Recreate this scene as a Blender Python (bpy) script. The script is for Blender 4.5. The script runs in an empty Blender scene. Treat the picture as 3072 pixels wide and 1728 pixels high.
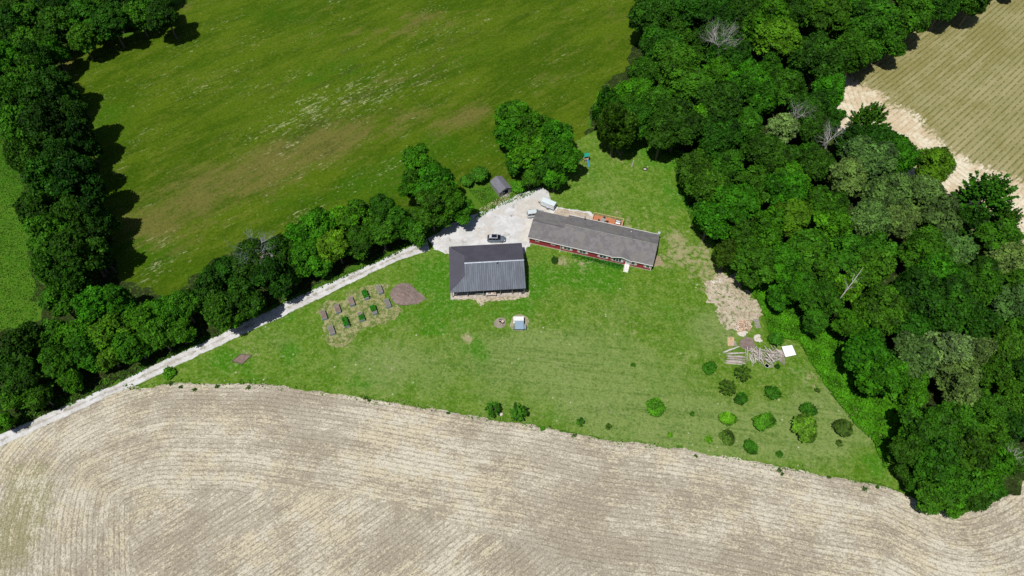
import bpy, math, random
import numpy as np
from mathutils import Vector, Matrix, geometry
random.seed(7)
rng = np.random.default_rng(7)
R = math.radians
scn = bpy.context.scene
# ------------------------------------------------------------------ camera, sky, sun, exposure
CAM_H, FPX, PITCH = 140.0, 2048.0, R(56)
cam = bpy.data.cameras.new('camera'); camo = bpy.data.objects.new('camera', cam)
scn.collection.objects.link(camo); scn.camera = camo
camo.location = (0, 0, CAM_H); camo.rotation_euler = (R(90) - PITCH, 0, 0)
cam.sensor_width = 36.0; cam.lens = 36.0 * FPX / 3072.0
cam.clip_start = 1.0; cam.clip_end = 6000.0
SUN = Vector((-0.236, -0.36, 1.0)).normalized()          # direction towards the sun
w = bpy.data.worlds.new('World'); scn.world = w; w.use_nodes = True
sky = w.node_tree.nodes.new('ShaderNodeTexSky'); sky.sky_type = 'NISHITA'; sky.sun_disc = False
sky.sun_elevation = math.asin(SUN.z); sky.sun_rotation = math.atan2(SUN.x, SUN.y) % (2 * math.pi)
bg = w.node_tree.nodes['Background']; bg.inputs[1].default_value = 0.05
w.node_tree.links.new(sky.outputs[0], bg.inputs[0])
sl = bpy.data.lights.new('sun', 'SUN'); so = bpy.data.objects.new('sun', sl); scn.collection.objects.link(so)
sl.energy = 4.2; sl.angle = R(0.5); sl.color = (1.0, 0.965, 0.91)
so.rotation_euler = (-SUN).to_track_quat('-Z', 'Y').to_euler(); so.location = (-60, -60, 200)
scn.view_settings.view_transform = 'Standard'; scn.view_settings.look = 'None'
scn.view_settings.exposure = 0.0; scn.view_settings.gamma = 1.0
scn.cycles.use_denoising = False
scn.cycles.max_bounces = 6; scn.cycles.transparent_max_bounces = 4

# ------------------------------------------------------------------ measuring: photo position -> place on the ground (or at height z)
_fw = np.array([0, math.cos(PITCH), -math.sin(PITCH)]); _up = np.array([0, math.sin(PITCH), math.cos(PITCH)])
def P(x, y, z=0.0):
    v = np.array([x - 1536.0, 0, 0]) + (864.0 - y) * _up + FPX * _fw
    t = (CAM_H - z) / -v[2]
    q = v * t
    return Vector((q[0], q[1], z))
K = 3072 / 2576.0
def PF(x, y, z=0.0): return P(x * K, y * K, z)
def proj(p):
    d = np.array(p, float) - [0, 0, CAM_H]; k = d @ _fw
    return (1536 + FPX * d[0] / k) / K, (864 - FPX * (d @ _up) / k) / K

# ------------------------------------------------------------------ node helpers
class NT:
    def __init__(s, name):
        s.m = bpy.data.materials.new(name); s.m.use_nodes = True; s.t = s.m.node_tree
        s.b = s.t.nodes['Principled BSDF']; s.b.inputs['Specular IOR Level'].default_value = 0.06
        s.b.inputs['Roughness'].default_value = 0.85
        s.tc = s.t.nodes.new('ShaderNodeNewGeometry').outputs['Position']
    def set(s, a, b):
        if isinstance(b, (int, float)): a.default_value = b
        elif isinstance(b, tuple): a.default_value = (b + (1.0,))[:4] if len(a.default_value) == 4 else b
        else: s.t.links.new(b, a)
    def noise(s, scale, detail=3.0, rough=0.6, vec=None, dist=0.0, col=False):
        n = s.t.nodes.new('ShaderNodeTexNoise'); n.inputs['Scale'].default_value = scale
        n.inputs['Detail'].default_value = detail; n.inputs['Roughness'].default_value = rough
        n.inputs['Distortion'].default_value = dist
        k = s.t.nodes.new('ShaderNodeMapping'); k.inputs['Rotation'].default_value = (.62, .53, .31); k.inputs['Location'].default_value = (3.71 / scale, 1.37 / scale, 2.93 / scale)
        s.t.links.new(vec if vec is not None else s.tc, k.inputs['Vector']); s.t.links.new(k.outputs[0], n.inputs['Vector'])
        return n.outputs['Color' if col else 'Fac']
    def vor(s, scale, vec=None, out='Distance'):
        n = s.t.nodes.new('ShaderNodeTexVoronoi'); n.inputs['Scale'].default_value = scale
        s.t.links.new(vec if vec is not None else s.tc, n.inputs['Vector']); return n.outputs[out]
    def mapv(s, rot=(0, 0, 0), scale=(1, 1, 1), vec=None):
        n = s.t.nodes.new('ShaderNodeMapping'); n.vector_type = 'TEXTURE'; n.inputs['Rotation'].default_value = rot
        n.inputs['Scale'].default_value = tuple(1.0 / q for q in scale); s.t.links.new(vec if vec is not None else s.tc, n.inputs['Vector'])
        return n.outputs[0]
    def math(s, op, a, b=0.0, c=0.0, clamp=False):
        n = s.t.nodes.new('ShaderNodeMath'); n.operation = op; n.use_clamp = clamp
        s.set(n.inputs[0], a); s.set(n.inputs[1], b); s.set(n.inputs[2], c); return n.outputs[0]
    def step(s, x, lo, hi):
        n = s.t.nodes.new('ShaderNodeMapRange'); n.interpolation_type = 'SMOOTHSTEP'
        s.set(n.inputs[0], x); s.set(n.inputs[1], lo); s.set(n.inputs[2], hi); return n.outputs[0]
    def mix(s, f, a, b, mode='MIX'):
        n = s.t.nodes.new('ShaderNodeMix'); n.data_type = 'RGBA'; n.blend_type = mode
        s.set(n.inputs[0], f); s.set(n.inputs[6], a); s.set(n.inputs[7], b); return n.outputs[2]
    def attr(s, name, out='Fac'):
        n = s.t.nodes.new('ShaderNodeAttribute'); n.attribute_name = name; return n.outputs[out]
    def bump(s, h, strength=0.5, dist=0.1):
        n = s.t.nodes.new('ShaderNodeBump'); n.inputs['Strength'].default_value = strength
        n.inputs['Distance'].default_value = dist; s.t.links.new(h, n.inputs['Height'])
        s.t.links.new(n.outputs[0], s.b.inputs['Normal'])
    def col(s, c): s.set(s.b.inputs['Base Color'], c); return s.m

def plain(name, c, rough=0.8, metal=0.0, var=0.18, scale=2.0, spec=0.15):
    n = NT(name); n.b.inputs['Roughness'].default_value = rough; n.b.inputs['Metallic'].default_value = metal
    n.b.inputs['Specular IOR Level'].default_value = spec
    a = n.noise(scale, 4); d = tuple(x * (1 - var) for x in c); e = tuple(min(1, x * (1 + var)) for x in c)
    return n.col(n.mix(n.step(a, 0.3, 0.7), d, e))

# ---- ground materials
def m_grass():
    n = NT('grass'); a = n.noise(0.05, 4); b = n.noise(1.3, 5, 0.7)
    c = n.mix(n.step(a, .35, .65), (.035, .105, .006), (.065, .15, .010))
    c = n.mix(n.math('MULTIPLY', n.step(b, .35, .75), .7), c, (.10, .19, .02))
    n.bump(b, .5, .25); return n.col(c)
def m_lawn():
    n = NT('lawn_grass'); pale = n.attr('pale'); lush = n.attr('lush'); dry = n.attr('dry')
    big = n.noise(0.05, 5, .65); mid = n.noise(0.35, 6, .72); fine = n.noise(1.9, 4, .75); fine2 = n.noise(0.9, 5, .75)
    stripes = n.noise(1.0, 4, .7, n.mapv((0, 0, R(-8)), (0.06, 1.1, 1)))
    def amp(x, k): return n.math('MULTIPLY', n.math('SUBTRACT', x, .5), k)
    c = n.mix(n.step(mid, .42, .58), (.080, .182, .008), (.130, .230, .022))
    p = n.math('ADD', n.math('ADD', n.math('MULTIPLY', pale, 1.25), amp(big, 1.5)), amp(mid, .8))
    c = n.mix(n.step(p, .10, .80), c, (.185, .265, .070))
    c = n.mix(n.math('MULTIPLY', n.step(stripes, .50, .60), n.math('ADD', .12, n.math('MULTIPLY', pale, .75))), c, (.095, .175, .030))
    l = n.math('ADD', n.math('ADD', n.math('MULTIPLY', lush, 1.3), amp(mid, 2.0)), amp(n.noise(.11, 4, .65), 2.2))
    c = n.mix(n.math('MULTIPLY', n.step(l, .25, .95), .85), c, (.048, .190, .003))
    c = n.mix(n.math('MULTIPLY', n.step(fine2, .51, .62), .45), c, (.225, .295, .080))
    c = n.mix(n.math('MULTIPLY', n.step(fine2, .48, .36), .45), c, (.042, .115, .006))
    c = n.mix(n.math('MULTIPLY', n.step(fine, .53, .66), .50), c, (.30, .36, .14))
    c = n.mix(n.math('MULTIPLY', n.step(fine, .47, .35), .50), c, (.034, .080, .008))
    d = n.math('ADD', n.math('ADD', dry, amp(n.noise(.6, 5, .75), 3.0)), amp(fine2, 1.5))
    c = n.mix(n.math('MULTIPLY', n.step(d, .35, 1.0), .85), c, (.36, .32, .18))
    c = n.mix(n.math('MULTIPLY', n.step(n.math('ADD', amp(n.noise(.8, 5, .8), 1.0), amp(big, .6)), .12, .22), .45), c, (.30, .30, .15))
    spk = n.vor(.55); mk = n.step(n.noise(.11, 3), .52, .60)
    c = n.mix(n.math('MULTIPLY', n.step(spk, .16, .06), n.math('MULTIPLY', mk, .8)), c, (.50, .52, .35))
    n.bump(n.math('ADD', fine, fine2), .9, .25); return n.col(c)
def m_meadow():
    n = NT('meadow_grass'); dry = n.attr('dry'); lush = n.attr('lush'); fleck = n.attr('fleck')
    def amp(x, k): return n.math('MULTIPLY', n.math('SUBTRACT', x, .5), k)
    v = n.mapv((0, 0, R(39)), (.26, 1, 1)); vs = n.mapv((0, 0, R(39)), (.22, 1, 1))
    big = n.noise(.10, 6, .72, v); mid = n.noise(.42, 6, .75, v); fine = n.noise(1.3, 5, .78); blot = n.noise(.07, 5, .68)
    c = n.mix(n.step(big, .42, .58), (.048, .102, .002), (.084, .142, .005))
    c = n.mix(n.math('MULTIPLY', n.step(mid, .50, .62), .55), c, (.120, .160, .014))
    l = n.math('ADD', n.math('ADD', lush, amp(blot, 2.2)), amp(mid, .8))
    c = n.mix(n.math('MULTIPLY', n.step(l, .10, .85), .85), c, (.040, .122, .002))
    d = n.math('ADD', n.math('ADD', dry, amp(mid, 2.0)), amp(blot, 1.6))
    c = n.mix(n.math('MULTIPLY', n.step(d, .20, .95), .85), c, (.160, .148, .038))
    dk = n.math('ADD', amp(n.noise(.16, 5, .72, v), 2.0), n.math('MULTIPLY', fleck, .25)); c = n.mix(n.math('MULTIPLY', n.step(dk, .18, .50), .55), c, (.045, .062, .012))
    c = n.mix(n.math('MULTIPLY', n.step(fine, .48, .36), .60), c, (.030, .062, .003))
    c = n.mix(n.math('MULTIPLY', n.step(fine, .52, .66), .50), c, (.150, .195, .025))
    st = n.noise(1.5, 5, .80, vs); f2 = n.noise(1.3, 4, .8)
    k = n.math('ADD', n.math('MULTIPLY', st, .70), n.math('MULTIPLY', f2, .30))
    k = n.step(n.math('ADD', n.math('ADD', k, amp(n.noise(.14, 5, .75, v), .42)), n.math('MULTIPLY', fleck, .050)), .604, .655)
    c = n.mix(n.math('MULTIPLY', k, .80), c, (.36, .38, .19))
    n.bump(n.math('ADD', fine, mid), 1.0, .35); return n.col(c)
def m_field(name, far=False):
    n = NT(name); wob = n.math('MULTIPLY', n.math('SUBTRACT', n.noise(.25, 3), .5), .30)
    def amp(x, k): return n.math('MULTIPLY', n.math('SUBTRACT', x, .5), k)
    r1 = n.math('ADD', n.attr('row'), wob); r2 = n.math('ADD', n.attr('row2'), wob)
    sel = n.step(n.math('ADD', n.attr('sel'), amp(n.noise(.5, 3), 7.0 if not far else 7.0)), -0.4, 0.4)
    row = n.math('ADD', n.math('MULTIPLY', r1, n.math('SUBTRACT', 1.0, sel)), n.math('MULTIPLY', r2, sel))
    def lines(sp, sharp):
        s_ = n.math('SINE', n.math('MULTIPLY', row, 2 * math.pi / sp)); return n.step(s_, sharp, 1.0)
    fine = n.noise(3.0, 4, .78); gap = n.noise(.9, 5, .75); big = n.noise(.05, 5, .68); hue = n.noise(.11, 5, .68)
    def rowvec(across):
        cv = n.t.nodes.new('ShaderNodeCombineXYZ'); n.set(cv.inputs[0], n.attr('along')); n.set(cv.inputs[1], n.math('MULTIPLY', n.attr('row'), across))
        dv = n.t.nodes.new('ShaderNodeCombineXYZ'); n.set(dv.inputs[0], n.attr('along2')); n.set(dv.inputs[1], n.math('MULTIPLY', n.attr('row2'), across)); n.set(dv.inputs[2], 7.0)
        mv = n.t.nodes.new('ShaderNodeMix'); mv.data_type = 'VECTOR'; n.set(mv.inputs[0], sel)
        n.t.links.new(cv.outputs[0], mv.inputs[4]); n.t.links.new(dv.outputs[0], mv.inputs[5]); return mv.outputs[1]
    rv, rv8 = rowvec(2.0), rowvec(12.0)
    if not far:
        soil = n.mix(n.step(hue, .42, .58), (.350, .305, .235), (.420, .375, .300))
        green = n.math('MULTIPLY', n.step(n.math('ADD', n.attr('green'), amp(gap, 1.8)), .25, .95), .6)
        soil = n.mix(green, soil, (.25, .25, .09))
        st = n.noise(1.7, 5, .75, rv); tram = n.noise(.035, 4, .8, rv8); st2 = n.noise(.30, 4, .7, rv)
        thr = n.math('ADD', n.math('ADD', amp(st, 1.0), amp(st2, .45)), n.math('ADD', amp(tram, .55), n.math('ADD', amp(big, .60), n.math('MULTIPLY', n.attr('straw'), .11))))
        k = n.step(thr, -.05, .07)
        c = n.mix(n.math('MULTIPLY', k, .72), soil, n.mix(n.step(hue, .45, .55), (.71, .64, .46), (.72, .68, .55)))
        c = n.mix(n.math('MULTIPLY', n.step(fine, .48, .38), .60), c, (.19, .165, .11))
        c = n.mix(n.math('MULTIPLY', n.step(fine, .53, .64), .45), c, (.70, .65, .50))
        ln = n.math('MULTIPLY', lines(1.0, .50), n.step(gap, .44, .56))
        c = n.mix(n.math('MULTIPLY', ln, .52), c, (.18, .16, .10))
        c = n.mix(n.math('MULTIPLY', lines(1.0, -.1), .18), c, (.22, .19, .14))
        n.bump(n.math('ADD', fine, st), .8, .16)
    else:
        base = n.mix(n.step(big, .42, .58), (.235, .215, .080), (.290, .268, .125))
        base = n.mix(n.math('MULTIPLY', n.step(gap, .50, .60), .35), base, (.37, .34, .18))
        base = n.mix(n.math('MULTIPLY', n.step(n.noise(.035, 4, .8, rv8), .50, .58), .4), base, (.40, .36, .20))
        lt = n.step(n.math('ADD', n.attr('sel2'), n.math('ADD', amp(n.noise(.55, 4, .7, rv), 14.0), amp(n.noise(.08, 3), 10.0))), -1.6, 1.2)
        tan = n.mix(n.step(n.noise(.16, 5, .7), .42, .58), (.58, .47, .32), (.72, .65, .50))
        base = n.mix(lt, base, tan)
        c = n.mix(n.math('MULTIPLY', n.step(fine, .48, .38), .35), base, (.17, .15, .06))
        ln = n.math('MULTIPLY', lines(1.6, .10), n.step(gap, .40, .54))
        ln = n.math('MULTIPLY', ln, n.math('SUBTRACT', .72, n.math('MULTIPLY', lt, .42)))
        c = n.mix(ln, c, (.085, .100, .018))
        n.bump(fine, .5, .15)
    return n.col(c)
def m_gravel():
    n = NT('white_gravel'); a = n.noise(.35, 6, .72); b = n.noise(3.0, 4, .8); e = n.noise(.10, 5, .68)
    c = n.mix(n.step(a, .42, .58), (.53, .525, .515), (.64, .64, .645))
    c = n.mix(n.math('MULTIPLY', n.step(e, .50, .62), n.math('ADD', .15, n.math('MULTIPLY', n.math('GREATER_THAN', n.attr('across'), 2.0), .5))), c, (.50, .45, .38))
    c = n.mix(n.math('MULTIPLY', n.step(b, .48, .36), .38), c, (.34, .33, .31))
    c = n.mix(n.math('MULTIPLY', n.step(b, .54, .66), .3), c, (.72, .72, .72))
    dk = n.noise(.40, 6, .70)
    c = n.mix(n.math('MULTIPLY', n.step(dk, .575, .66), .60), c, (.30, .29, .25))
    u = n.attr('across')          # distance from the middle of the track, 1 at its edge; 9 in the yard
    um = n.math('ADD', u, n.math('MULTIPLY', n.math('SUBTRACT', a, .5), 2.2))
    mid = n.math('MULTIPLY', n.step(um, .30, .02), .62)
    c = n.mix(mid, c, (.37, .33, .29))
    c = n.mix(n.math('MULTIPLY', mid, n.step(n.noise(1.2, 4, .75), .50, .58)), c, (.15, .18, .07))
    ed = n.math('MULTIPLY', n.step(n.math('ADD', u, n.math('MULTIPLY', n.math('SUBTRACT', dk, .5), 1.6)), .86, 1.05), n.math('LESS_THAN', u, 2.0))
    c = n.mix(n.math('MULTIPLY', ed, .5), c, (.26, .27, .15))
    n.bump(n.math('ADD', b, a), .6, .08); return n.col(c)
def m_soil(name, c1, c2, c3, sc=1.0, green=0.0):
    n = NT(name); a = n.noise(.5 * sc, 6, .72); b = n.noise(2.4 * sc, 4, .8)
    c = n.mix(n.step(a, .42, .58), c1, c2); c = n.mix(n.math('MULTIPLY', n.step(b, .51, .62), .6), c, c3)
    c = n.mix(n.math('MULTIPLY', n.step(b, .48, .38), .55), c, tuple(x * .5 for x in c1))
    if green:
        g = n.noise(.9, 6, .78); c = n.mix(n.math('MULTIPLY', n.step(g, .60 - green, .66 - green), .85), c, (.085, .155, .022))
    n.bump(n.math('ADD', a, b), .9, .15); return n.col(c)
M_GRASS, M_LAWN, M_MEADOW = m_grass(), m_lawn(), m_meadow()
M_FIELD, M_FAR, M_GRAVEL = m_field('stubble_field'), m_field('far_crop_field', True), m_gravel()
M_MULCH = m_soil('garden_mulch', (.25, .245, .10), (.32, .31, .15), (.45, .42, .25), 1.2, .12)
M_DIRT = m_soil('bare_dirt', (.38, .32, .22), (.50, .43, .33), (.63, .57, .46), .6, .075)
M_PILE = m_soil('brown_soil', (.20, .15, .135), (.27, .21, .185), (.33, .26, .23), 2.0)
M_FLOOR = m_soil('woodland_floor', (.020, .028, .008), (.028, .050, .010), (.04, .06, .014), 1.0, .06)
M_CONC = plain('concrete', (.56, .54, .49), .8, 0, .12, .8)
M_SLAB = m_soil('dusty_slab', (.42, .36, .30), (.55, .49, .43), (.66, .61, .54), 1.4)

# ------------------------------------------------------------------ mesh builder
class MB:
    def __init__(s): s.v, s.f = [], []
    def add(s, vs, fs):
        o = len(s.v); s.v += [tuple(q) for q in vs]; s.f += [tuple(i + o for i in f) for f in fs]; return s
    def box(s, x0, x1, y0, y1, z0, z1, rot=0.0, at=(0, 0, 0), tilt=None):
        vs = [(x, y, z) for z in (z0, z1) for y in (y0, y1) for x in (x0, x1)]
        M = Matrix.Translation(at) @ Matrix.Rotation(rot, 4, 'Z')
        if tilt is not None: M = M @ tilt
        vs = [M @ Vector(q) for q in vs]
        return s.add(vs, [(0, 2, 3, 1), (4, 5, 7, 6), (0, 1, 5, 4), (2, 6, 7, 3), (0, 4, 6, 2), (1, 3, 7, 5)])
    def hexa(s, a, b):         # two quads a (bottom) and b (top)
        return s.add(list(a) + list(b), [(3, 2, 1, 0), (4, 5, 6, 7)] + [(i, (i + 1) % 4, 4 + (i + 1) % 4, 4 + i) for i in range(4)])
    def plate(s, pts, t, up=True):    # polygon with thickness t below
        pts = [Vector(p) for p in pts]; n = len(pts)
        lo = [p - Vector((0, 0, t)) for p in pts]
        return s.add(pts + lo, [tuple(range(n)), tuple(range(2 * n - 1, n - 1, -1))] + [(i, n + i, n + (i + 1) % n, (i + 1) % n) for i in range(n)])
    def tube(s, pts, rs, seg=7, cap=True):
        pts = [Vector(p) for p in pts]; o = len(s.v)
        for i, p in enumerate(pts):
            d = (pts[min(i + 1, len(pts) - 1)] - pts[max(i - 1, 0)]).normalized()
            a = d.orthogonal().normalized() if abs(d.z) > .9 else d.cross(Vector((0, 0, 1))).normalized(); b = d.cross(a)
            for k in range(seg):
                t = 2 * math.pi * k / seg; s.v.append(tuple(p + (a * math.cos(t) + b * math.sin(t)) * rs[i]))
        for i in range(len(pts) - 1):
            for k in range(seg):
                k2 = (k + 1) % seg; s.f.append((o + i * seg + k, o + i * seg + k2, o + (i + 1) * seg + k2, o + (i + 1) * seg + k))
        if cap:
            s.f.append(tuple(o + k for k in reversed(range(seg)))); s.f.append(tuple(o + (len(pts) - 1) * seg + k for k in range(seg)))
        return s
    def torus(s, c, R_, r_, n=20, m=8, sz=1.0):
        o = len(s.v)
        for i in range(n):
            a = 2 * math.pi * i / n
            for j in range(m):
                b = 2 * math.pi * j / m
                s.v.append((c[0] + (R_ + r_ * math.cos(b)) * math.cos(a), c[1] + (R_ + r_ * math.cos(b)) * math.sin(a), c[2] + r_ * sz * math.sin(b)))
        for i in range(n):
            for j in range(m):
                s.f.append((o + i * m + j, o + ((i + 1) % n) * m + j, o + ((i + 1) % n) * m + (j + 1) % m, o + i * m + (j + 1) % m))
        return s
    def mesh(s, name):
        m = bpy.data.meshes.new(name); m.from_pydata(s.v, [], s.f); m.update(); return m
def tag(o, label=None, cat=None, group=None, kind=None):
    if label: o['label'] = label
    if cat: o['category'] = cat
    if group: o['group'] = group
    if kind: o['kind'] = kind
    return o
def obj(name, mb, mat, parent=None, loc=None, rotz=None, smooth=False, bevel=0.0, label=None):
    me = mb.mesh(name) if isinstance(mb, MB) else mb
    if mat and not me.materials: me.materials.append(mat)
    o = bpy.data.objects.new(name, me); scn.collection.objects.link(o)
    if parent: o.parent = parent
    if loc is not None: o.location = loc
    if rotz is not None: o.rotation_euler = (0, 0, rotz)
    if smooth:
        for p in me.polygons: p.use_smooth = True
    if bevel:
        b = o.modifiers.new('bevel', 'BEVEL'); b.width = bevel; b.segments = 2; b.limit_method = 'ANGLE'
    if label: o['label'] = label
    return o
def thing(name, label, cat, loc=(0, 0, 0), rotz=0.0, group=None):
    o = bpy.data.objects.new(name, None); scn.collection.objects.link(o); o.empty_display_size = .5
    o.location = loc; o.rotation_euler = (0, 0, rotz); return tag(o, label, cat, group)
def copy_tree(o, parent=None):
    c = o.copy(); scn.collection.objects.link(c); c.parent = parent
    for ch in o.children: copy_tree(ch, c)
    return c

# ------------------------------------------------------------------ sheets of ground
def densify(pts, step, jit, closed=True, seed=1, octv=((3.0, 1.0), (1.0, .5), (.4, .35))):
    pts = [np.array(p[:2], float) for p in pts]; out = []
    n = len(pts)
    for i in range(n if closed else n - 1):
        a, b = pts[i], pts[(i + 1) % n]; L = np.linalg.norm(b - a); k = max(1, int(L / step))
        for j in range(k): out.append(a + (b - a) * j / k)
    out = np.array(out); r = np.random.default_rng(seed); d = np.zeros(len(out))
    s = np.arange(len(out)) * step
    for wl, am in octv:
        g = r.normal(size=int(s[-1] / wl) + 3); x = s / wl; i0 = x.astype(int); f = x - i0; f = f * f * (3 - 2 * f)
        d += am * (g[i0] * (1 - f) + g[i0 + 1] * f)
    t = np.roll(out, -1, 0) - np.roll(out, 1, 0); t /= np.linalg.norm(t, axis=1)[:, None] + 1e-9
    return out + np.stack([-t[:, 1], t[:, 0]], 1) * (d * jit)[:, None]
def catmull(pts, sub=6):
    p = np.array([q[:2] for q in pts], float); out = []
    for i in range(len(p) - 1):
        a, b, c, d = p[max(i - 1, 0)], p[i], p[i + 1], p[min(i + 2, len(p) - 1)]
        for j in range(sub):
            t = j / sub
            out.append(.5 * ((2 * b) + (-a + c) * t + (2 * a - 5 * b + 4 * c - d) * t * t + (-a + 3 * b - 3 * c + d) * t ** 3))
    out.append(p[-1]); return np.array(out)
def inside(poly, x, y):
    poly = np.asarray(poly); x = np.asarray(x, float); y = np.asarray(y, float); r = np.zeros(x.shape, bool); j = len(poly) - 1
    for i in range(len(poly)):
        xi, yi = poly[i][:2]; xj, yj = poly[j][:2]
        if yi != yj: r ^= ((yi > y) != (yj > y)) & (x < (xj - xi) * (y - yi) / (yj - yi) + xi)
        j = i
    return r
def dist_line(line, x, y):        # distance to an open polyline, side sign (+ = right of travel), and arc length
    line = np.asarray(line); best = np.full(x.shape, 1e9); sg = np.zeros(x.shape); al = np.zeros(x.shape); s0 = 0
    for a, b in zip(line[:-1], line[1:]):
        d = b - a; L = np.linalg.norm(d) + 1e-9; d = d / L
        px, py = x - a[0], y - a[1]; t = np.clip(px * d[0] + py * d[1], 0, L)
        q = np.hypot(px - t * d[0], py - t * d[1]); c = d[0] * py - d[1] * px; m = q < best
        best = np.where(m, q, best); sg = np.where(m, -np.sign(c), sg); al = np.where(m, s0 + t, al); s0 += L
    return best * sg, al
def sheet(name, poly, z, step, mat, jit=.0, edge=.5, seed=1, attrs=None, zf=None, parent=None, kind='structure'):
    b = densify(poly, edge, jit, True, seed); n = len(b)
    x0, y0 = b.min(0); x1, y1 = b.max(0)
    gx, gy = np.meshgrid(np.arange(x0, x1, step), np.arange(y0, y1, step)); gx = gx + (np.arange(gx.shape[0]) % 2)[:, None] * step * .5
    gx, gy = gx.ravel(), gy.ravel(); m = inside(b, gx, gy); gx, gy = gx[m], gy[m]
    vs = [Vector(q) for q in b] + [Vector(q) for q in zip(gx, gy)]
    vo, _, fo, _, _, _ = geometry.delaunay_2d_cdt(vs, [(i, (i + 1) % n) for i in range(n)], [list(range(n))], 1, 1e-4)
    X = np.array([q.x for q in vo]); Y = np.array([q.y for q in vo]); Z = np.full(X.shape, z)
    if zf is not None: Z = Z + zf(X, Y)
    me = bpy.data.meshes.new(name); me.from_pydata(list(zip(X, Y, Z)), [], [tuple(f) for f in fo]); me.update()
    if len(me.polygons) and me.polygons[0].normal.z < 0: me.flip_normals()
    for k, fn in (attrs or {}).items():
        a = me.attributes.new(k, 'FLOAT', 'POINT'); a.data.foreach_set('value', np.asarray(fn(X, Y), np.float32) + np.zeros(len(X), np.float32))
    me.materials.append(mat)
    o = bpy.data.objects.new(name, me); scn.collection.objects.link(o)
    if kind: o['kind'] = kind
    return o
def blobs(lst):        # soft patches (F-photo x, y, radius along x, radius along y, amount[, angle]) laid out on the ground
    q = []
    for b in lst:
        c = PF(b[0], b[1]); rx = (PF(b[0] + b[2], b[1]) - c).length; ry = (PF(b[0], b[1] + b[3]) - c).length
        q.append((c.x, c.y, rx, ry, b[4], R(b[5]) if len(b) > 5 else 0.0))
    def fn(X, Y):
        o = np.zeros(len(X))
        for cx, cy, rx, ry, a, an in q:
            dx, dy = X - cx, Y - cy; u = dx * math.cos(an) + dy * math.sin(an); v = -dx * math.sin(an) + dy * math.cos(an)
            o += a * np.exp(-((u / rx) ** 2 + (v / ry) ** 2))
        return o
    return fn
W = lambda pts: [tuple(PF(x, y)[:2]) for x, y in pts]      # list of photo points -> ground
S = lambda pts: [tuple(P(x, y)[:2]) for x, y in pts]

# one sheet to the horizon
g = MB(); g.add([(-2500, -2500, 0), (2500, -2500, 0), (2500, 2500, 0), (-2500, 2500, 0)], [(0, 1, 2, 3)])
tag(obj('ground', g, M_GRASS), kind='structure')
# meadow
MEADOW = W([(470, -110), (440, 30), (370, 80), (290, 95), (190, 120), (150, 150), (120, 230), (150, 350), (190, 480), (200, 640), (250, 760), (420, 760), (540, 700), (700, 640), (860, 600), (1000, 560),
            (1120, 500), (1195, 450), (1260, 455), (1400, 420), (1475, 380), (1480, 300), (1520, 230), (1600, 170), (1640, 110), (1620, 40), (1600, -110)])
sheet('meadow', MEADOW, .01, 3.0, M_MEADOW, .5, .7, 3, dict(
    dry=blobs([(640, 440, 270, 70, .80, 20), (880, 330, 230, 40, .70, 25), (430, 560, 120, 70, .60), (940, 90, 200, 40, .35, 25), (1170, 300, 90, 30, .95, 20), (1020, 190, 160, 30, .35, 25), (1410, 150, 90, 60, .35), (1080, 45, 150, 30, .3, 20), (700, 60, 260, 30, .22, 20), (1530, 40, 60, 60, .3), (165, 165, 22, 22, 1.4), (470, 20, 12, 30, .7)]),
    lush=blobs([(820, 190, 180, 60, .5, 20), (1170, 150, 160, 40, .4, 25), (1000, 400, 160, 50, .55, 20), (350, 640, 100, 70, .55), (270, 300, 70, 120, .45), (700, 30, 150, 60, .4), (480, 700, 120, 50, .6), (760, 500, 160, 40, .5, 15), (1190, 380, 130, 60, .6), (1470, 240, 60, 60, .5), (480, 480, 120, 18, .4, 20), (960, 480, 120, 40, .5)]),
    fleck=blobs([(760, 330, 170, 60, 1.0, 20), (950, 230, 180, 50, 1.1, 25), (1120, 100, 150, 50, .5, 25), (640, 200, 200, 60, .35, 20), (400, 640, 30, 70, .8), (320, 400, 30, 150, .35), (900, 160, 160, 40, .4, 20), (700, 500, 200, 40, .2, 20), (380, 680, 30, 30, 1.0)])))
# lawn round the house and the orchard
DRV_LO = [(-60, 1376), (0, 1341), (281, 1210), (342, 1181), (428, 1147), (642, 1044), (899, 925), (1100, 826), (1200, 781), (1290, 752)]
DRV_UP = [(-60, 1334), (0, 1305), (281, 1180), (342, 1158), (428, 1111), (642, 1012), (899, 888), (1100, 799), (1200, 752), (1280, 716)]
EDGE = [(60, 1300), (230, 1222), (372, 1160), (450, 1157), (538, 1148), (700, 1150), (795, 1151), (900, 1165), (1117, 1195), (1333, 1234), (1450, 1253), (1593, 1273), (1810, 1317), (2000, 1338), (2206, 1373), (2440, 1420), (2627, 1452),
        (2674, 1466), (2767, 1508), (2838, 1537), (2908, 1537), (3001, 1499), (3072, 1438), (3180, 1330)]
LAWN = S([(405, 1166)] + DRV_LO[4:] + [(1300, 730), (1450, 620), (1500, 590), (1560, 560), (1640, 540), (1700, 480), (1730, 420), (1790, 390), (1900, 360), (2000, 400), (2060, 480), (2060, 620), (2140, 720), (2200, 800), (2280, 920), (2300, 1000),
         (2330, 1010), (2420, 1040), (2550, 1160), (2660, 1290), (2710, 1440), (2690, 1475)] + EDGE[17:7:-1] + EDGE[7:2:-1])
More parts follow.
